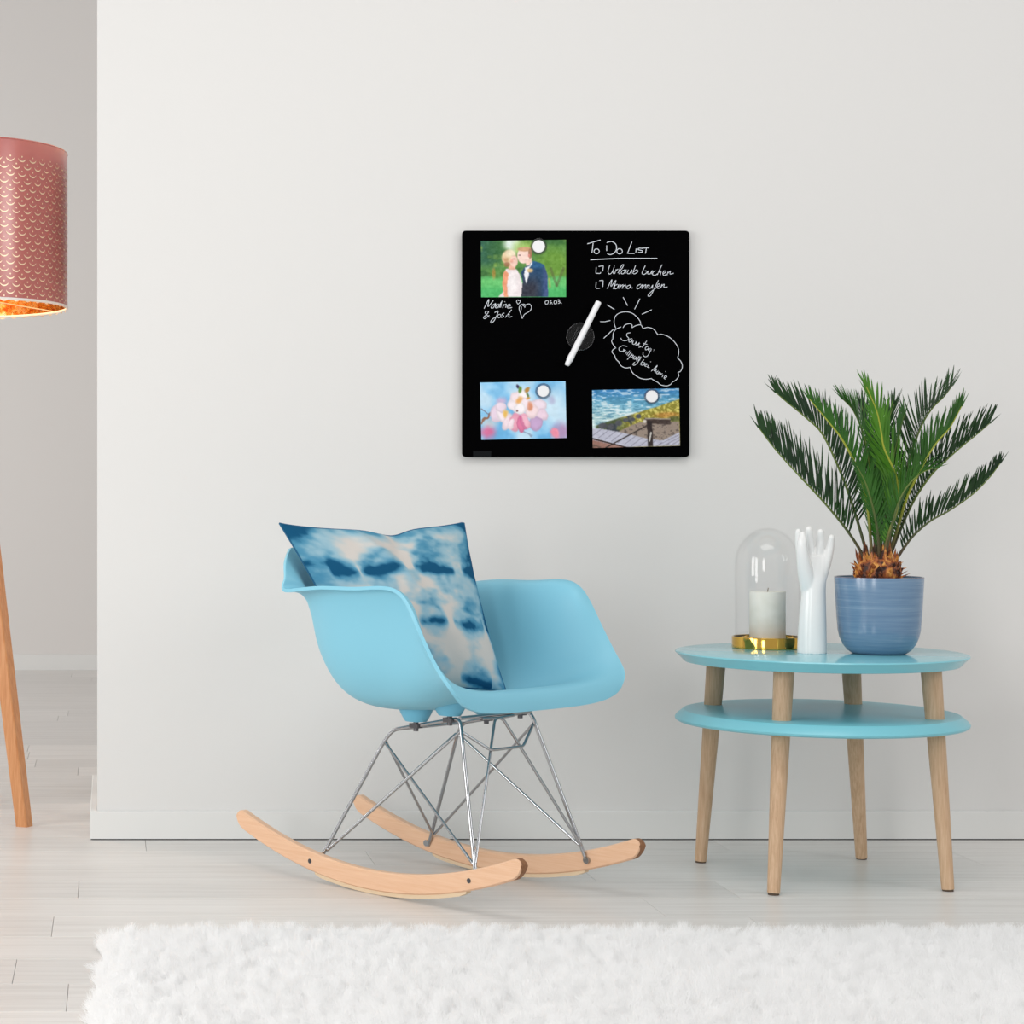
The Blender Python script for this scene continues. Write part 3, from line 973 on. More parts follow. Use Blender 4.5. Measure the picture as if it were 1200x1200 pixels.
for fi, (pp, dtip, mt, ll, rm, upk, ang0, ang1) in enumerate(FR):
    n = len(pp)
    D0 = DW + PY
    base_in = 0.02 * np.sign(dtip) if abs(dtip) > .03 else 0
    raw = []
    acc = [0]
    for i in range(1, n):
        acc.append(acc[-1] + math.hypot(pp[i][0] - pp[i - 1][0], pp[i][1] - pp[i - 1][1]))
    for i in range(n):
        q = acc[i] / acc[-1]
        raw.append(px3(pp[i][0], pp[i][1], D0 + base_in + (dtip - base_in) * q ** 1.1))
    path = np.array(smooth_path(raw, 8))
    m = len(path)
    rmb = MB()
    rmb.tube(path, [0.0040 - 0.0031 * (i / (m - 1)) ** .8 for i in range(m)], 6)
    fr = rmb.build('frond', M[rm], palm)
    seg = np.linalg.norm(np.diff(path, axis=0), axis=1)
    s = np.concatenate([[0], np.cumsum(seg)])
    tot = s[-1]
    lm = MB()
    step = 0.0092 if mt == 'leaf_dark' else 0.0080
    pos = tot * (0.20 if fi in (0, 1, 10) else .13)
    while pos < tot:
        q = pos / tot
        i = min(np.searchsorted(s, pos), m - 1)
        i = max(i, 1)
        f_ = (pos - s[i - 1]) / max(seg[i - 1], 1e-9)
        P0 = path[i - 1] * (1 - f_) + path[i] * f_
        T = path[min(i + 1, m - 1)] - path[max(i - 2, 0)]
        T /= np.linalg.norm(T)
        rad = np.array([axis_xy[0] - P0[0], axis_xy[1] - P0[1], 0.0])
        Nn = rad / (np.linalg.norm(rad) + 1e-6) * 0.55 + np.array([0, 0, 1.0])
        Nn = Nn - T * Nn.dot(T)
        Nn /= np.linalg.norm(Nn) + 1e-9
        Bn = np.cross(T, Nn)
        # length along the frond
        env = max(0.15, min(1.0, (q - 0.06) / 0.22)) ** .8 * (1 - 0.55 * max(0, (q - .6) / .4) ** 1.6)
        for sd in (-1, 1):
            ln = ll * env * rg.uniform(.82, 1.12)
            ang = math.radians(ang0 + (ang1 - ang0) * q + rg.uniform(-6, 6))
            upa = upk + 0.12 + rg.uniform(-.06, .06)
            side = sd * Bn * math.cos(upa * 1.45) + Nn * math.sin(upa * 1.45)
            d_ = T * math.cos(ang) + side * math.sin(ang)
            d_ /= np.linalg.norm(d_)
            wv = np.cross(d_, np.cross(T, d_)); wv = T - d_ * T.dot(d_)
            wv /= np.linalg.norm(wv) + 1e-9
            w_ = 0.0021 * (0.75 + .25 * env)
            curl = T * .10 + np.array([0, 0, .05])
            pts = []
            for (k, ww) in ((0, .6), (.25, 1.0), (.65, .85), (.92, .4)):
                c = P0 + d_ * ln * k + curl * ln * k * k
                pts += [c - wv * w_ * ww, c + wv * w_ * ww]
            pts.append(P0 + d_ * ln + curl * ln)
            lm.add(pts, [(0, 1, 3, 2), (2, 3, 5, 4), (4, 5, 7, 6), (6, 7, 8)])
        pos += step * (1 - .25 * q)
    # terminal leaflet
    c = path[-1]
    T = path[-1] - path[-3]; T /= np.linalg.norm(T)
    wv = np.cross(T, [0, 1, 0]); wv /= np.linalg.norm(wv)
    lm.add([c - wv * .002, c + wv * .002, c + T * .035], [(0, 1, 2)])
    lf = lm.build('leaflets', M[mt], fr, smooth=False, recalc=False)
    lf['kind'] = 'stuff'

# ================================================================== MEMO BOARD
BY = -0.0165                                  # front face of the glass


def bp(px, py, lift=0.0): return wallpt(px, py, BY - lift)


def rounded_rect(c0, c1, r, n=6):
    (x0, y0), (x1, y1) = c0, c1
    out = []
    for cx_, cy_, a0 in ((x1 - r, y0 + r, -90), (x1 - r, y1 - r, 0), (x0 + r, y1 - r, 90), (x0 + r, y0 + r, 180)):
        for k in range(n + 1):
            a = math.radians(a0 + 90 * k / n)
            out.append((cx_ + r * math.cos(a), cy_ + r * math.sin(a)))
    return out


board = empty('memo_board', tuple(wallpt(674.5, 536, BY)))
tag(board, 'square black glass memo board with white handwriting on the wall', 'board')
rr = rounded_rect((541.3, 270.3), (807.9, 535.6), 4.5)
mb = MB()
ins = rounded_rect((542.0, 271.0), (807.2, 534.9), 4.0)
mb.grid(np.array([[bp(*p, -0.005) for p in rr], [bp(*p, -0.0008) for p in rr], [bp(*p, 0) for p in ins]]), close_v=True)
n = len(rr)
mb.f.append(tuple(range(n))); mb.mi.append(0)
mb.f.append(tuple(2 * n + k for k in range(n - 1, -1, -1))); mb.mi.append(0)
mb.build('glass_panel', M['black'], board, smooth=False)
mb = MB()
a, b_ = wallpt(552, 525, 0), wallpt(797, 281, 0)
mb.box((a[0], BY + .0045, a[2]), (b_[0], 0.0, b_[2]))
mb.build('backing', M['boardback'], board, smooth=False)
mb = MB()
a, b_ = bp(554.5, 535.0), bp(575.5, 528.6)
mb.box((a[0], BY - .0005, a[2]), (b_[0], BY, b_[2]))
mb.build('logo_sticker', M['sticker'], board, smooth=False)


def ribbon(mb, pts, w, lift=.0007):
    """pts in photo pixels on the board plane"""
    P = np.array(pts, float)
    n = len(P)
    if n < 2: return
    Lp, Rp = [], []
    for i in range(n):
        t = P[min(i + 1, n - 1)] - P[max(i - 1, 0)]
        t = t / (np.linalg.norm(t) + 1e-9)
        nn = np.array([-t[1], t[0]]) * w / 2
        Lp.append(P[i] + nn); Rp.append(P[i] - nn)
    Q = [[bp(*Lp[i], lift), bp(*Lp[i], .0), bp(*Rp[i], .0), bp(*Rp[i], lift)] for i in range(n)]
    b0 = len(mb.v)
    mb.grid(np.array(Q), close_v=True)
    mb.f += [(b0, b0 + 1, b0 + 2, b0 + 3), tuple(b0 + (n - 1) * 4 + k for k in (3, 2, 1, 0))]; mb.mi += [0, 0]


def ell_pts(cx_, cy_, rx, ry, n=14):
    return [(cx_ + rx * math.cos(2 * math.pi * k / n - 1.5), cy_ + ry * math.sin(2 * math.pi * k / n - 1.5)) for k in range(n + 1)]


def writing(name, strokes, org, sc, w=1.25, sub=5, poly=False):
    mb = MB()
    for st in strokes:
        p = [(org[0] + x / sc, org[1] + y / sc) for x, y in st]
        if len(p) == 1: p = [(p[0][0] - .4, p[0][1]), (p[0][0] + .4, p[0][1])]
        if len(p) > 2 and not poly: p = smooth_path(p, sub)
        ribbon(mb, p, w * 0.52)
    return mb.build(name, M['ink'], board, smooth=False)


A_ = ((685, 278), 10.909)
writing('heading_writing', [[(35, 85), (205, 35)], [(110, 75), (95, 200)], ell_pts(155, 180, 33, 31), [(283, 105), (283, 175)],
        [(285, 70), (340, 55), (395, 85), (410, 140), (385, 195), (335, 222), (290, 212)], ell_pts(448, 180, 35, 34),
        [(605, 60), (590, 100), (552, 200), (556, 206), (640, 208)], [(660, 145), (655, 195)], [(745, 145), (700, 140), (685, 158), (735, 172), (735, 190), (685, 195)],
        [(730, 140), (825, 135)], [(790, 138), (780, 208)]], *A_, w=1.45)
writing('underline', [[(75, 288), (300, 277), (500, 271), (930, 272)]], *A_, w=1.9)
writing('checkbox', [[(150, 385), (145, 450), (150, 460), (200, 462), (205, 447)], [(180, 375), (235, 365), (240, 372), (232, 435)]], *A_)
writing('checkbox', [[(150, 570), (145, 645), (160, 655), (195, 652)], [(190, 555), (230, 553), (238, 562), (232, 635)]], *A_)
writing('list_writing', [
    [(325, 355), (300, 430), (315, 470), (350, 450), (385, 360), (362, 440), (375, 468)], [(405, 408), (385, 467)], [(393, 430), (428, 408)],
    [(425, 455), (480, 395), (500, 352), (475, 362), (435, 440), (445, 470)], [(520, 415), (480, 430), (470, 463), (500, 463), (532, 415), (520, 465)],
    [(562, 415), (545, 458), (575, 464), (607, 415), (595, 465)], [(652, 360), (615, 465)], [(622, 448), (665, 415), (680, 440), (642, 468), (615, 460)],
    [(777, 362), (735, 455), (765, 475), (803, 440), (772, 428)], [(822, 425), (805, 463), (835, 470), (867, 425), (855, 470)],
    [(912, 430), (880, 442), (870, 478), (905, 485), (932, 465)], [(990, 350), (930, 482)], [(938, 460), (977, 432), (968, 485)],
    [(1000, 470), (1040, 445), (1020, 430), (1000, 465), (1020, 490), (1050, 470)], [(1067, 440), (1055, 487)], [(1060, 465), (1097, 432), (1093, 470), (1140, 460)]], *A_, w=1.2)
writing('list_writing', [
    [(290, 657), (350, 540), (337, 630), (402, 550), (365, 662)], [(422, 602), (387, 620), (385, 658), (418, 650), (437, 605), (435, 657)],
    [(462, 605), (450, 657)], [(455, 635), (492, 606), (482, 657)], [(488, 635), (523, 608), (520, 657)], [(582, 610), (547, 625), (540, 655), (573, 650), (592, 610), (592, 650), (615, 645)],
    [(717, 600), (677, 620), (670, 658), (703, 650), (737, 605), (730, 657)], [(752, 605), (740, 657)], [(745, 635), (783, 606), (773, 657)], [(802, 610), (790, 657)], [(794, 632), (822, 606)],
    [(832, 610), (820, 648), (847, 650), (872, 610), (865, 655)], [(945, 550), (900, 640), (850, 738), (820, 757), (815, 735), (860, 690), (925, 640)],
    [(925, 640), (965, 612), (945, 596), (922, 640), (945, 655), (975, 640)], [(990, 600), (975, 650)], [(982, 630), (1018, 600), (1015, 640), (1060, 635)]], *A_, w=1.2)
B_ = ((700, 340), 10.435)
writing('sun_drawing', [[(315, 85), (370, 190)], [(520, 105), (455, 235)], [(665, 240), (545, 295)], [(118, 180), (208, 235)], [(35, 385), (95, 385), (160, 370)], [(195, 480), (78, 590)],
        [(225, 465), (205, 400), (215, 330), (260, 285), (340, 265), (420, 280), (480, 325), (520, 375), (530, 415)]], *B_, w=1.3)
writing('cloud_drawing', [[(315, 460), (340, 425), (400, 410), (425, 430), (423, 460)], [(423, 460), (470, 435), (530, 425), (560, 470)], [(560, 470), (620, 455), (690, 480), (740, 547)],
        [(740, 547), (790, 540), (870, 570), (940, 630), (985, 700), (995, 770), (980, 830)], [(980, 830), (1020, 870), (1040, 930), (1020, 990), (985, 1005)],
        [(985, 1005), (995, 1050), (960, 1100), (915, 1125)], [(915, 1125), (900, 1150), (850, 1170), (780, 1160), (735, 1125)], [(735, 1125), (700, 1108), (660, 1080)],
        [(660, 1080), (590, 1090), (520, 1075), (450, 1030), (415, 985), (400, 940)], [(400, 945), (340, 950), (285, 920), (265, 880)], [(265, 880), (230, 845), (210, 795)],
        [(210, 795), (180, 760), (190, 730), (228, 705)], [(225, 708), (195, 670), (175, 625), (190, 590)], [(190, 600), (195, 530), (225, 480), (290, 450)]], *B_, w=1.3)
writing('cloud_writing', [
    [(405, 520), (365, 530), (360, 560), (385, 590), (360, 615), (310, 615), (285, 585)], [(425, 590), (390, 605), (390, 635), (420, 625), (430, 595), (425, 640)],
    [(442, 620), (430, 655), (455, 662), (477, 630), (470, 672), (500, 660), (512, 640)], [(520, 648), (500, 675), (535, 690), (505, 700)], [(605, 620), (547, 702)], [(562, 650), (610, 665)],
    [(622, 690), (590, 700), (590, 730), (618, 720), (627, 700), (622, 735)], [(652, 710), (627, 735), (650, 745), (662, 715), (625, 790), (590, 815), (560, 795), (560, 760)], [(694, 730)], [(685, 755)],
    [(365, 690), (310, 680), (265, 710), (275, 745), (315, 745), (322, 720)], [(332, 725), (320, 760)], [(325, 745), (350, 735)], [(362, 750), (350, 777)], [(395, 740), (360, 792)], [(415, 752), (375, 805)],
    [(427, 780), (365, 850)], [(412, 800), (442, 795), (420, 828)], [(462, 805), (435, 830), (455, 845), (477, 815), (470, 850)], [(492, 820), (475, 857)], [(482, 838), (505, 828)], [(512, 805), (480, 872)],
    [(475, 835), (535, 815)], [(512, 840), (500, 868), (540, 815), (490, 890), (450, 920), (435, 905), (460, 880)],
    [(570, 850), (530, 902), (558, 920), (582, 890), (550, 885)], [(585, 920), (610, 905), (590, 900), (580, 925), (602, 935)], [(627, 918), (612, 942), (638, 945)], [(652, 876)],
    [(660, 992), (735, 920), (690, 990), (722, 968), (705, 1012)], [(747, 990), (720, 1008), (735, 1025), (757, 1000), (750, 1030)], [(777, 1010), (765, 1042)], [(770, 1030), (797, 1020)], [(807, 1035), (792, 1065)], [(835, 998)],
    [(820, 1075), (850, 1060), (835, 1045), (815, 1072), (830, 1090)]], *B_, w=1.1)
C_ = ((562, 345), 11.43)
writing('names_writing', [
    [(60, 190), (125, 65), (112, 165), (185, 80)], [(215, 120), (170, 150), (155, 183), (185, 178), (217, 125), (210, 180)], [(262, 130), (225, 150), (217, 178), (245, 175), (305, 85), (262, 180)],
    [(292, 130), (280, 177)], [(338, 98)], [(322, 130), (310, 182)], [(315, 157), (357, 130), (350, 178)], [(370, 165), (415, 150), (395, 130), (370, 165), (385, 185), (435, 175)],
    [(130, 305), (78, 255), (85, 228), (120, 230), (100, 265), (55, 305), (70, 325), (130, 280)],
    [(200, 245), (250, 225), (205, 335), (165, 380), (148, 365), (180, 325), (245, 292)], [(275, 265), (245, 280), (250, 310), (280, 303), (285, 275), (270, 265)], [(332, 250), (300, 268), (325, 292), (290, 310)],
    [(430, 205), (345, 310)], [(358, 285), (397, 268), (390, 305), (435, 295)]], *C_, w=1.25)
writing('heart_drawing', [[(515, 135), (495, 95), (510, 74), (525, 90)], [(523, 88), (540, 74), (545, 100), (515, 132)]], *C_, w=1.0)
writing('heart_drawing', [[(570, 322), (545, 245), (530, 190), (545, 145), (590, 130), (610, 145), (605, 180)], [(600, 172), (625, 137), (670, 130), (695, 170), (680, 215), (640, 245), (600, 270), (570, 325)],
        [(560, 165), (557, 208)], [(578, 150), (600, 158)]], *C_, w=1.15)
writing('date_writing', [[(915, 80), (880, 95), (885, 130), (915, 122), (920, 85)], [(935, 75), (960, 80), (942, 100), (967, 112), (938, 130)], [(975, 128)],
        [(1030, 75), (1000, 90), (1000, 125), (1030, 120), (1036, 85)], [(1050, 70), (1076, 76), (1057, 95), (1082, 107), (1053, 125)], [(1096, 118)]], *C_, w=1.05)

# ---- photographs
GWID, GHGT = 151, 101
uu, vv = np.meshgrid(np.linspace(0, 1, GWID), np.linspace(0, 1, GHGT))


def blend(img, col, m):
    col = np.asarray(col, float)
    return img * (1 - m[..., None]) + col * m[..., None]


def ell(cx_, cy_, rx, ry, soft=.15, rot=0.0):
    c, s = math.cos(rot), math.sin(rot)
    x, y_ = (uu - cx_) * 1.5, vv - cy_
    xr, yr = c * x + s * y_, -s * x + c * y_
    d = np.sqrt((xr / (rx * 1.5)) ** 2 + (yr / ry) ** 2)
    return 1 - sstep(1 - soft, 1 + soft, d)


def polym(pts):
    m = np.zeros(uu.shape, bool)
    n = len(pts)
    for i in range(n):
        (x0, y0), (x1, y1) = pts[i], pts[(i + 1) % n]
        if y0 == y1: continue
        cond = ((vv >= min(y0, y1)) & (vv < max(y0, y1)))
        xi = x0 + (vv - y0) / (y1 - y0) * (x1 - x0)
        m ^= cond & (uu < xi)
    m = m.astype(float)
    p = np.pad(m, 1, mode='edge')
    return (p[1:-1, 1:-1] * 2 + p[:-2, 1:-1] + p[2:, 1:-1] + p[1:-1, :-2] + p[1:-1, 2:]) / 6


def linem(p0, p1, w):
    (x0, y0), (x1, y1) = p0, p1
    X, Y = uu * 1.5, vv
    x0 *= 1.5; x1 *= 1.5
    t = np.clip(((X - x0) * (x1 - x0) + (Y - y0) * (y1 - y0)) / ((x1 - x0) ** 2 + (y1 - y0) ** 2), 0, 1)
    d = np.hypot(X - x0 - t * (x1 - x0), Y - y0 - t * (y1 - y0))
    return 1 - sstep(w * .5, w * 1.1, d)


def wedding():
    n1, n2 = fbm(uu * 9, vv * 7, 3, 4), fbm(uu * 5, vv * 5, 31, 3)
    img = np.zeros(uu.shape + (3,)) + [92, 142, 74]
    img = blend(img, [52, 98, 84], sstep(.35, .0, uu) * sstep(.55, .35, vv) * (.5 + n1 * .9).clip(0, 1))
    img = blend(img, [142, 178, 88], sstep(.5, .75, n1))
    img = blend(img, [48, 92, 58], sstep(.55, .3, n2) * .55)
    img = blend(img, [118, 160, 62], ell(.86, .45, .2, .3, .5) * .7)
    img = blend(img, [222, 235, 226], ell(.37, .06, .10, .11, .5))
    img = blend(img, [172, 205, 110], ell(.47, .12, .09, .12, .6) * .7)
    img = blend(img, [84, 184, 108], sstep(.60, .72, vv + (n1 - .5) * .15))
    img = blend(img, [132, 208, 122], sstep(.62, .70, vv) * sstep(.9, .75, vv) * .5)
    img = blend(img, [190, 140, 70], ell(.15, .58, .02, .09, .6) * .7)
    img = blend(img, [92, 96, 66], linem((.89, .8), (.82, .5), .03) * .5)
    img = blend(img, [92, 96, 66], linem((.89, .8), (.97, .5), .03) * .5)
    img = blend(img, [190, 160, 90], linem((.80, .68), (.81, .82), .02) * .6)
    # groom
    suit = polym([(.47, .56), (.51, .48), (.55, .43), (.62, .36), (.68, .39), (.74, .43), (.78, .60), (.79, 1.0), (.47, 1.0), (.455, .88), (.49, .74)])
    sc = lerpc(np.broadcast_to(np.array([46, 78, 112.]), uu.shape + (3,)), np.array([58, 60, 72.]), sstep(.5, .85, vv) * sstep(.78, .6, uu))
    sc = blend(sc, [76, 92, 140], sstep(.70, .77, uu) * .8)
    sc = blend(sc, [50, 104, 150], ell(.66, .42, .09, .07, .5) * .7)
    img = img * (1 - suit[..., None]) + sc * suit[..., None]
    img = blend(img, [236, 236, 242], polym([(.57, .45), (.605, .34), (.60, .42), (.555, .52), (.565, .60), (.53, .77), (.505, .60), (.52, .48)]))
    img = blend(img, [226, 192, 140], ell(.575, .53, .035, .035, .5))
    img = blend(img, [240, 206, 190], polym([(.52, .36), (.60, .30), (.60, .37), (.56, .45), (.53, .44)]))
    img = blend(img, [246, 216, 204], ell(.50, .27, .075, .135, .1))
    img = blend(img, [206, 160, 122], ell(.515, .155, .085, .04, .3))
    img = blend(img, [170, 124, 98], ell(.578, .23, .022, .085, .3))
    img = blend(img, [226, 150, 140], ell(.565, .27, .012, .03, .4))
    img = blend(img, [110, 80, 80], ell(.455, .26, .014, .012, .5) * .8)
    # bride
    img = blend(img, [238, 226, 228], polym([(.27, .56), (.30, .49), (.36, .51), (.42, .51), (.455, .60), (.485, .76), (.47, 1.0), (.20, 1.0), (.26, .90), (.27, .75)]))
    img = blend(img, [250, 246, 246], ell(.36, .75, .07, .2, .6) * .6)
    img = blend(img, [236, 160, 124], polym([(.255, .60), (.285, .52), (.325, .58), (.305, .78), (.315, 1.0), (.27, 1.0), (.252, .80)]))
    img = blend(img, [234, 180, 158], polym([(.33, .42), (.40, .42), (.405, .52), (.32, .52)]))
    img = blend(img, [228, 202, 162], ell(.33, .30, .085, .135, .15))
    img = blend(img, [244, 232, 206], ell(.35, .22, .06, .06, .5) * .8)
    img = blend(img, [156, 106, 80], ell(.305, .42, .035, .045, .4) * .8)
    img = blend(img, [198, 150, 110], ell(.29, .34, .03, .04, .5) * .7)
    img = blend(img, [242, 202, 188], ell(.388, .365, .045, .10, .15))
    img = blend(img, [226, 150, 130], ell(.36, .36, .02, .03, .5) * .6)
    img = blend(img, [150, 90, 80], ell(.385, .325, .016, .01, .5) * .7)
    grain = fbm(uu * 38, vv * 26, 77, 3)
    return np.clip(img + (grain[..., None] - .5) * 34, 0, 255)


def blossom():
    global uu, vv
    u_, v_ = uu, vv
    uu = uu + (fbm(u_ * 12, v_ * 8, 41, 3) - .5) * .05
    vv = vv + (fbm(u_ * 12 + 9, v_ * 8, 43, 3) - .5) * .075
    n1, n2 = fbm(uu * 4, vv * 3, 13, 3), fbm(uu * 22, vv * 15, 5, 3)
    img = np.zeros(uu.shape + (3,)) + [150, 206, 242]
    img = blend(img, [196, 226, 246], sstep(.45, .7, n1))
    img = blend(img, [104, 176, 226], sstep(.5, .25, n1) * .8)
    img = blend(img, [206, 232, 248], ell(.85, .45, .16, .3, .7))
    img = blend(img, [216, 118, 160], ell(.08, .86, .08, .1, .7))
    img = blend(img, [176, 130, 176], ell(.95, .88, .1, .14, .7) * .8)
    img = blend(img, [242, 150, 172], ell(.865, .90, .05, .075, .35))
    img = blend(img, [206, 186, 218], ell(.25, .33, .05, .07, .8))
    img = blend(img, [170, 160, 200], ell(.84, .33, .04, .05, .8) * .5)
    img = blend(img, [228, 214, 206], ell(.1, .7, .08, .08, .8) * .6)
    img = blend(img, [150, 110, 90], linem((0, .70), (.12, .53), .02))
    img = blend(img, [120, 110, 130], linem((.02, .48), (.12, .55), .015) * .7)
    img = blend(img, [130, 140, 170], linem((.50, .86), (.60, .96), .02) * .6)
    pet = [(.19, .55, .075, .15, .3, [236, 216, 232]), (.26, .60, .06, .16, -.3, [246, 232, 240]), (.31, .70, .06, .15, .5, [246, 226, 234]), (.24, .44, .06, .08, 0, [240, 222, 236]),
           (.69, .42, .09, .12, .4, [242, 224, 236]), (.72, .58, .06, .12, -.8, [240, 214, 230]), (.64, .73, .075, .14, .3, [204, 172, 212]), (.60, .50, .07, .14, .2, [250, 226, 230]),
           (.40, .70, .06, .16, .15, [240, 170, 192]), (.47, .74, .05, .14, -.1, [226, 126, 164]), (.52, .68, .05, .15, -.3, [244, 186, 204]), (.36, .74, .035, .1, .3, [250, 230, 238]),
           (.42, .28, .075, .12, .4, [250, 232, 238]), (.50, .27, .06, .12, -.4, [254, 246, 248]), (.52, .40, .065, .13, .5, [248, 232, 240]), (.38, .42, .065, .12, -.6, [250, 238, 244]), (.46, .47, .07, .11, 0, [252, 244, 248])]
    for (x, y_, rx, ry, ro, c) in pet:
        k = ell(x, y_, rx, ry, .12, ro)
        img = blend(img, np.array(c) * .90, k)
        img = blend(img, c, ell(x, y_ - .01, rx * .8, ry * .8, .4, ro))
    img = blend(img, [232, 150, 182], linem((.40, .58), (.56, .60), .02) * .4)
    img = blend(img, [206, 96, 146], linem((.47, .64), (.52, .80), .035) * .6)
    img = blend(img, [240, 180, 110], ell(.455, .32, .04, .055, .6))
    img = blend(img, [236, 190, 100], ell(.285, .55, .025, .05, .6))
    img = blend(img, [222, 150, 120], ell(.59, .43, .03, .06, .6))
    img = blend(img, [70, 60, 90], ell(.43, .08, .02, .04, .4, -.6))
    img = blend(img, [110, 150, 70], ell(.465, .14, .025, .06, .4))
    img = blend(img, [190, 140, 70], ell(.56, .14, .04, .03, .4, -.6))
    img = blend(img, [226, 166, 90], ell(.56, .28, .025, .035, .5))
    img = blend(img, [120, 140, 90], ell(.55, .22, .015, .04, .5))
    img = blend(img, [120, 70, 70], ell(.425, .51, .012, .02, .5))
    uu, vv = u_, v_
    return np.clip(img + (n2[..., None] - .5) * 14, 0, 255)


def seaside():
    w = fbm(uu * 14, vv * 38, 4, 4)
    n2 = fbm(uu * 40, vv * 30, 8, 3)
    n3 = fbm(uu * 9, vv * 8, 14, 3)
    img = np.zeros(uu.shape + (3,))
    top, bot = np.array([62, 132, 190.]), np.array([186, 214, 214.])
    img = lerpc(np.broadcast_to(top, uu.shape + (3,)), np.array([112, 176, 206.]), sstep(.0, .25, vv))
    img = lerpc(img, bot, sstep(.2, .6, vv + (.5 - uu) * .15))
    img = blend(img, [240, 246, 246], sstep(.53, .68, w) * (.55 + .4 * vv))
    img = blend(img, [66, 124, 156], sstep(.47, .33, w) * .6)
    # shore slope
    edge = .62 - .44 * np.clip(uu - .02, 0, 1) + .03 * (n3 - .5)
    sh = sstep(-.01, .02, vv - edge) * sstep(.02, .06, uu)
    grass = lerpc(np.broadcast_to(np.array([146, 138, 62.]), uu.shape + (3,)), np.array([206, 196, 104.]), sstep(.4, .65, n2))
    grass = lerpc(grass, np.array([80, 92, 62.]), sstep(.45, .2, uu + .2 * (n3 - .5)))
    img = img * (1 - sh[..., None]) + grass * sh[..., None]
    img = blend(img, [66, 72, 78], sstep(.5, .62, n3) * sh * sstep(.52, .40, uu))
    for (x, y_, rx, ry) in ((.12, .62, .05, .05), (.21, .64, .04, .05), (.30, .58, .04, .05), (.38, .53, .03, .035), (.53, .47, .03, .04), (.46, .52, .03, .03)):
        img = blend(img, [84, 86, 92], ell(x, y_, rx, ry, .3))
    img = blend(img, [190, 120, 60], ell(.86, .46, .14, .05, .6) * .6)
    img = blend(img, [74, 84, 50], ell(.94, .53, .07, .05, .5) * .8)
    sand = polym([(.28, .74), (.45, .62), (.55, .57), (1.0, .58), (1.0, 1.0), (.30, 1.0)])
    sc = lerpc(np.broadcast_to(np.array([158, 142, 130.]), uu.shape + (3,)), np.array([98, 86, 80.]), sstep(.5, .75, n2))
    img = img * (1 - sand[..., None]) + sc * sand[..., None]
    deck = polym([(0, .66), (.10, .67), (.35, .75), (.62, .86), (.80, .90), (1.0, .76), (1.0, 1.0), (0, 1.0)])
    img = blend(img, [190, 190, 206], deck)
    for k in range(11):
        x = .02 + .075 * k
        img = blend(img, [132, 130, 150], linem((x + .10, .66 + .03 * k), (x - .03, .80 + .03 * k), .008) * deck * .8)
    for k in range(5):
        img = blend(img, [120, 116, 134], linem((.72 + .08 * k, 1.0), (1.0, .80 + .05 * k), .008) * deck * .6)
    img = blend(img, [58, 44, 40], linem((0, .84), (.42, 1.02), .016))
    img = blend(img, [158, 118, 106], polym([(0, .86), (.40, 1.02), (0, 1.02)]))
    img = blend(img, [108, 86, 76], polym([(0, .93), (.18, 1.02), (0, 1.02)]) * sstep(.4, .6, n2))
    img = blend(img, [64, 54, 52], linem((.15, 1.0), (.63, .63), .014))
    img = blend(img, [74, 62, 58], polym([(.60, .51), (.64, .50), (.90, .54), (.90, .63), (.66, .60), (.60, .58)]))
    img = blend(img, [168, 158, 150], linem((.61, .51), (.89, .53), .014) * .8)
    img = blend(img, [52, 44, 44], polym([(.625, .56), (.685, .56), (.69, 1.0), (.63, 1.0)]))
    img = blend(img, [200, 196, 190], linem((.67, .76), (.65, .90), .016))
    img = blend(img, [224, 216, 206], ell(.60, .56, .02, .03, .5))
    return np.clip(img + (n2[..., None] - .5) * 30, 0, 255)


def photo(name, corners, img, label):
    (a, b_, c, d) = [np.array(q, float) for q in corners]         # TL TR BR BL in photo pixels
    g = (1 - vv)[..., None] * ((1 - uu)[..., None] * a + uu[..., None] * b_) + vv[..., None] * ((1 - uu)[..., None] * d + uu[..., None] * c)
    P = np.array([[bp(q[0], q[1], .0009) for q in r] for r in g])
    mb = MB(); mb.grid(P, flip=True)
    nf = len(mb.f)
    k0 = len(mb.v)
    cs = [bp(*q, .0009) for q in (a, b_, c, d)] + [bp(*q, .0001) for q in (a, b_, c, d)]
    mb.add(cs, [(4, 5, 6, 7), (0, 4, 7, 3), (0, 1, 5, 4), (1, 2, 6, 5), (2, 3, 7, 6)], 1)
    o = mb.build(name, [M['print'], M['paper']], smooth=False, recalc=False)
    cols = np.concatenate([img.reshape(-1, 3), np.full((8, 3), 240.)])
    paint(o, cols)
    # origin at the lower edge
    ctr = Vector(bp(*((c + d) / 2), .0009))
    o.data.transform(Matrix.Translation(-ctr)); o.location = ctr
    tag(o, label, 'photo', 'photo prints on the memo board')
    return o


photo('photo_print', [(563.5, 282.6), (663.4, 281), (663.4, 348), (563.9, 348.3)], wedding(), 'wedding photo print of a kissing couple at upper left of the black board')
photo('photo_print', [(562.4, 448.3), (662.6, 446.6), (664, 513.2), (564.1, 515.4)], blossom(), 'photo print of pink cherry blossom against blue sky on the board')
photo('photo_print', [(693.9, 457.1), (795.7, 455), (797, 522.5), (694.6, 525)], seaside(), 'photo print of sea, wooden deck and rope post on the board')


def disc(mb, px, py, r, y0, y1, n=36, bev=0.0, mi=0):
    sc_ = 480.0
    c0 = bp(px, py, y0); c1 = bp(px, py, y1)
    R = r / sc_
    rings = [(0.0001, c0[1]), (R, c0[1]), (R, c1[1] + bev), (R - bev, c1[1]), (0.0001, c1[1])]
    P = [[(c0[0] + q * math.cos(2 * math.pi * k / n), yy, c0[2] + q * math.sin(2 * math.pi * k / n)) for k in range(n)] for q, yy in rings]
    mb.grid(np.array(P), close_v=True, mi=mi)


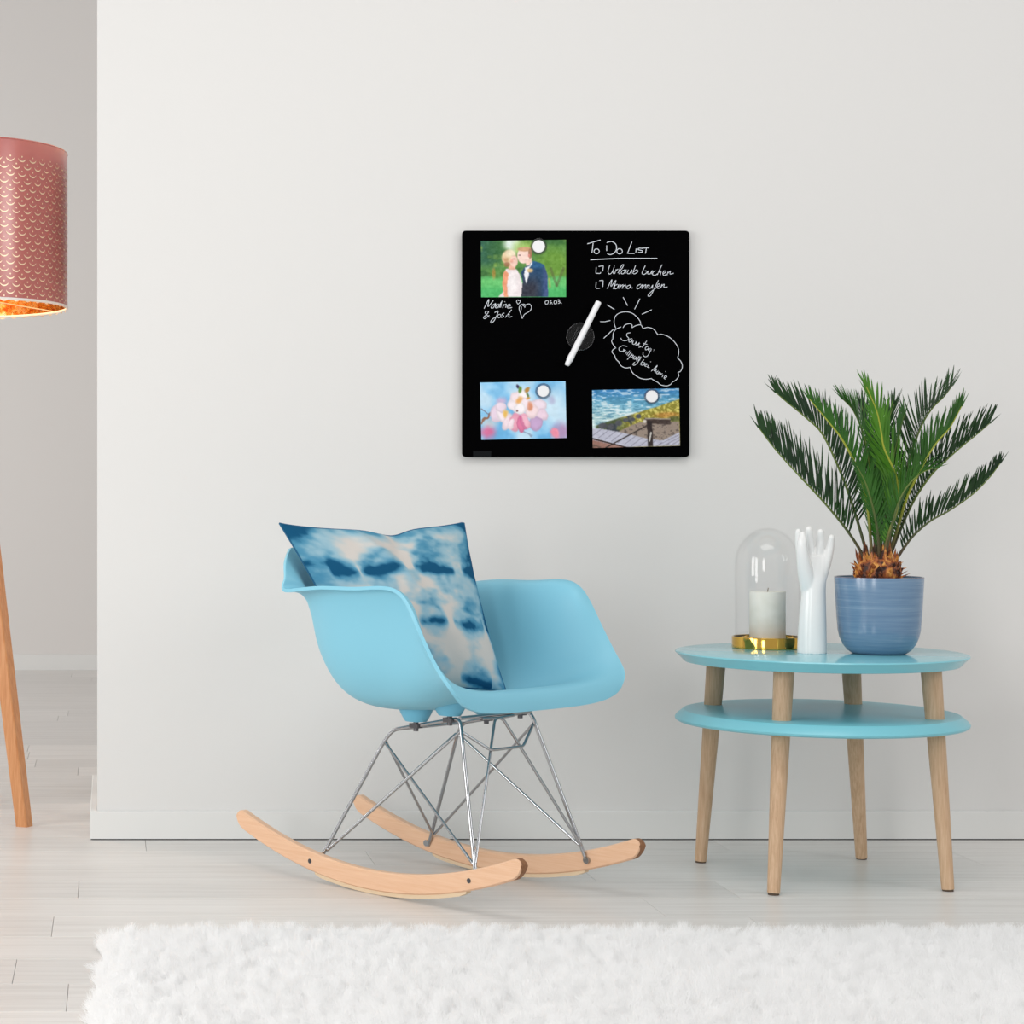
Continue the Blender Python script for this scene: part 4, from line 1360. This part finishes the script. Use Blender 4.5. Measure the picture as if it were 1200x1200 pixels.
for (x, y_, rw, ro, lab) in ((631, 289, 7.3, 9.6, 'round clear magnet with white core holding the wedding photo'),
                             (636.3, 458.4, 6.8, 9.2, 'round clear magnet with white core holding the blossom photo'),
                             (763.5, 464.6, 7.0, 9.0, 'round clear magnet with white core holding the seaside photo')):
    e = empty('magnet', tuple(bp(x, y_, .0012)))
    tag(e, lab, 'magnet', 'round magnets on the memo board')
    mb = MB(); disc(mb, x, y_, rw, .0011, .0052, bev=.0008); mb.build('core', M['whitepl'], e, angle=30)
    mb = MB()
    c = bp(x, y_, 0)
    for q in (0,):
        n = 40
        rings = [(rw / 480 + .0004, BY - .0011), (ro / 480, BY - .0011), (ro / 480, BY - .0045), (ro / 480 - .001, BY - .0055), (rw / 480 + .0004, BY - .0055)]
        P = [[(c[0] + r_ * math.cos(2 * math.pi * k / n), yy, c[2] + r_ * math.sin(2 * math.pi * k / n)) for k in range(n)] for r_, yy in rings]
        mb.grid(np.array(P), close_v=True, close_u=True)
    mb.build('clear_rim', M['acrylic_rim'], e, angle=30)

# pen holder disc and pen
ph = empty('pen_holder', tuple(bp(680.1, 394.5, .0)))
tag(ph, 'round clear acrylic pen holder in the middle of the board', 'holder')
mb = MB(); disc(mb, 680.1, 394.5, 16.2, .0003, .0045, bev=.0015, n=56); mb.build('clear_disc', M['acrylic'], ph, angle=30)
cc0 = bp(680.1, 394.5, .0036)
mb = MB(); mb.tube([(cc0[0] + 15.9 / 480 * math.cos(a), cc0[1], cc0[2] + 15.9 / 480 * math.sin(a)) for a in np.linspace(0, 2 * math.pi, 65)], .0009, 6, caps=False)
mb.build('disc_edge', M['acrylic_rim'], ph)
pd = np.array([701.9 - 664.8, 353.3 - 427.0]); pl = np.linalg.norm(pd); pd /= pl
pn = np.array([-pd[1], pd[0]])
for off, hw in ((-7.2, 11.5), (-4.9, 13), (5.5, 12.5)):
    mb = MB()
    cc = np.array([680.1, 394.5]) + pn * off
    q0, q1 = cc - pd * hw * .8, cc + pd * hw * .8
    P = []
    for q in (q0, q1):
        P.append([bp(*(q + pn * .45), .0044), bp(*(q + pn * .45), .0062), bp(*(q - pn * .45), .0062), bp(*(q - pn * .45), .0044)])
    mb.grid(np.array(P), close_v=True)
    mb.f += [(0, 1, 2, 3), (7, 6, 5, 4)]; mb.mi += [0, 0]
    mb.build('rib', M['acrylic_rim'], ph, smooth=False)
PR = 3.55 / 480
pc = lambda t: bp(*(np.array([664.8, 427.0]) + pd * t), .0062 + PR)
pen = empty('marker_pen', tuple(pc(0)))
tag(pen, 'white marker pen held slanted in the clear holder', 'pen')
mb = MB()
ts = [12, 14, pl - 2, pl - .6, pl]
mb.tube([pc(t) for t in ts], [PR * .98, PR, PR * .97, PR * .9, PR * .6], 24)
mb.build('barrel', M['whitepl'], pen, angle=40)
mb = MB()
mb.tube([pc(t) for t in (-1.5, -.8, .6, 4.5, 5.2, 12)], [PR * .55, PR * .78, PR * .86, PR * .9, PR * 1.06, PR * 1.04], 24)
mb.build('cap', M['whitepl'], pen, angle=40)

# ================================================================== FLOOR LAMP
LD = 5.35
LX = px_at(-49, LD); LY = LD - DW
LR = 128 / F * LD
ZT = H - (181.5 - CY) / F * LD
ZB = H - (360.5 - CY) / F * LD
lamp = empty('floor_lamp', (LX, LY, 0))
tag(lamp, 'tripod floor lamp with perforated coral pink drum shade and wooden legs', 'lamp')
mb = MB()
mb.lathe([(LR, ZB), (LR + .0003, ZB + .002), (LR + .0003, ZT - .002), (LR, ZT)], 128, (LX, LY, 0))
shade = mb.build('lamp_shade', M['shade'], lamp, angle=60)
mb = MB()
mb.lathe([(LR - .0025, ZB + .0004), (LR - .0025, ZT - .0004)], 128, (LX, LY, 0))
lining = mb.build('gold_lining', M['gold'], shade, angle=60, recalc=False)
nt, N, L, b = nodes(M['gold'])
nz, _ = noise_tex(M['gold'], (1, 1, 1), 60, 2)
ramp(M['gold'], nz.outputs[0], [(0.36, (0.62, 0.16, 0.03)), (0.48, (0.95, 0.55, 0.12)), (0.58, (1.0, 0.88, 0.58))])
for zz, r_ in ((ZB, .0035), (ZT, .0025)):
    mb = MB()
    mb.tube([(LX + (LR - .001) * math.cos(a), LY + (LR - .001) * math.sin(a), zz) for a in np.linspace(0, 2 * math.pi, 97)], r_, 8, caps=False)
    mb.build('shade_ring', M['ringwhite'] if zz == ZB else M['shade'], shade)
# crescent cut-outs
mb = MB()
NC, dz = 52, 8.25 / F * LD
nrow = 20
z0 = ZT - 18.5 / F * LD
for r_ in range(nrow):
    zc = z0 - dz * r_
    for k in range(NC):
        a0 = -2 * math.pi * (k + .5 * (r_ % 2)) / NC + math.radians(3.45)
        rad = LR + .0012
        cr, th_ = .0135, .0032
        Pa, Pb2 = [], []
        for t in np.linspace(-1.15, 1.15, 9):
            w_ = th_ * math.cos(t / 1.15 * math.pi / 2) ** .7
            for lst, rr_ in ((Pa, cr + w_ / 2), (Pb2, cr - w_ / 2)):
                sx, sz = rr_ * math.sin(t), -rr_ * math.cos(t)
                aa = a0 + sx / rad
                lst.append((LX + rad * math.cos(aa), LY + rad * math.sin(aa), zc + sz))
        mb.grid(np.array([Pa, Pb2]))
        dr = .0022
        mb.add([(LX + rad * math.cos(a0 + dr * math.cos(q) / rad), LY + rad * math.sin(a0 + dr * math.cos(q) / rad), zc - .0015 + dr * math.sin(q)) for q in np.linspace(0, 2 * math.pi, 6, endpoint=False)], [(0, 1, 2, 3, 4, 5)])
o = mb.build('crescent_cutouts', M['palegold'], shade, smooth=False, recalc=False); o['kind'] = 'stuff'
# warm fill added inside the unlit lamp to brighten the gold lining
bl = bpy.data.lights.new('lining_fill_light', 'POINT'); bl.energy = 8.0; bl.color = (1.0, 0.72, 0.42); bl.shadow_soft_size = 0.03
blo = bpy.data.objects.new('lining_fill_light', bl); C.objects.link(blo); blo.location = (LX, LY, ZB + .28)
# hub, socket, bulb and legs
mb = MB()
mb.lathe([(0, -.03), (.045, -.03), (.05, -.025), (.05, .02), (.03, .03), (.018, .035), (.018, .11), (0, .11)], 32, (LX, LY, ZB + .0))
mb.build('hub', M['bolt'], lamp)
mb = MB()
mb.lathe([(.012, 0), (.016, .02), (.03, .05), (.034, .075), (.028, .1), (.012, .112), (0, .114)], 24, (LX, LY, ZB + .11))
mb.build('bulb', M['whitepl'], lamp)
for k in range(3):
    mb = MB()
    for a in (0,):
        pass
    ang = 2 * math.pi * k / 3 + .5
    mb.tube([(LX + .017 * math.cos(ang), LY + .017 * math.sin(ang), ZB + .03), (LX + (LR - .003) * math.cos(ang), LY + (LR - .003) * math.sin(ang), ZB + .002)], .0015, 6)
    mb.build('spoke', M['palegold'], shade)
fx, fy = px_at(28.5, 5.2), 5.2 - DW
a0 = math.atan2(fy - LY, fx - LX); rf = math.hypot(fx - LX, fy - LY)
for k in range(3):
    a = a0 + 2 * math.pi * k / 3
    bot = np.array([LX + rf * math.cos(a), LY + rf * math.sin(a), 0.0])
    top = np.array([LX + .012 * math.cos(a), LY + .012 * math.sin(a), ZB - .005])
    out = np.array([math.cos(a), math.sin(a), 0]); sd = np.array([-math.sin(a), math.cos(a), 0])
    rot = math.radians(40 - 27) if k == 0 else 0
    o2 = out * math.cos(rot) + sd * math.sin(rot); s2 = -out * math.sin(rot) + sd * math.cos(rot)
    P = []
    for q in (0, .5, 1):
        c = bot * (1 - q) + top * q
        h_ = .0165 + .006 * q
        c2 = .0025
        sec = [(-h_ + c2, -h_), (h_ - c2, -h_), (h_, -h_ + c2), (h_, h_ - c2), (h_ - c2, h_), (-h_ + c2, h_), (-h_, h_ - c2), (-h_, -h_ + c2)]
        P.append([c + o2 * x + s2 * y_ for x, y_ in sec])
    mb = MB(); mb.grid(np.array(P), close_v=True)
    mb.f += [tuple(range(7, -1, -1)), tuple(range(16, 24))]; mb.mi += [0, 0]
    mb.build('leg', M['lampwood'], lamp, smooth=False)

# ================================================================== FUR RUG
RX0, RX1, RY0, RY1 = -0.018, 2.35, -2.35, -1.165
rug = empty('fur_rug', ((RX0 + RX1) / 2, (RY0 + RY1) / 2, 0))
tag(rug, 'shaggy white fur rug lying on the pale plank floor', 'rug')
NX, NY = 150, 80
gx, gy = np.meshgrid(np.linspace(0, 1, NX), np.linspace(0, 1, NY))
X = RX0 + gx * (RX1 - RX0); Y = RY0 + gy * (RY1 - RY0)
wl = 0.018 * (fbm(gy * 9, gy * 0 + 3, 5, 3) - .5) * 2
wb_ = 0.014 * (fbm(gx * 14, gx * 0 + 7, 6, 3) - .5) * 2
X = X + wl * sstep(.15, 0, gx) - 0.018 * (1 - gy) * sstep(.3, 0, gx); Y = Y + wb_ * sstep(.85, 1, gy)
edge_d = np.minimum(np.minimum(gx * (RX1 - RX0), (1 - gx) * (RX1 - RX0)), np.minimum(gy, 1 - gy) * (RY1 - RY0))
Z = 0.004 + 0.013 * sstep(0, .05, edge_d) + 0.007 * fbm(gx * 16, gy * 9, 2, 3) * sstep(0, .06, edge_d)
mb = MB()
P = np.stack([X, Y, Z], -1)
mb.grid(P)
P0 = P.copy(); P0[..., 2] = 0.0005
mb.grid(P0, flip=True)
mb.build('backing', M['furbase'], rug, recalc=False)
mb = MB()
P1 = P.copy(); P1[..., 2] += .0006
mb.grid(P1)
pile = mb.build('pile', [M['furbase'], M['fur']], rug, recalc=False)
if pile.data.polygons[0].normal.z < 0: pile.data.flip_normals()
pile['kind'] = 'stuff'
ps = pile.modifiers.new('fur', 'PARTICLE_SYSTEM')
st = pile.particle_systems[0].settings
st.type = 'HAIR'
st.count = 16000
st.hair_length = 0.015
st.hair_step = 4
st.emit_from = 'FACE'
st.use_emit_random = True
st.use_even_distribution = True
st.use_advanced_hair = True
st.normal_factor = 0.0045
st.factor_random = 0.0035
st.brownian_factor = 0.003
st.child_type = 'INTERPOLATED'
st.child_percent = 6
st.rendered_child_count = 28
st.child_length = 1.0
st.clump_factor = 0.2
st.clump_shape = 0.1
st.roughness_1 = 0.004
st.roughness_1_size = 0.6
st.roughness_endpoint = 0.010
st.roughness_2 = 0.004
st.root_radius = 0.5
st.tip_radius = 0.12
st.radius_scale = 0.0013
st.material = 2
st.render_type = 'PATH'
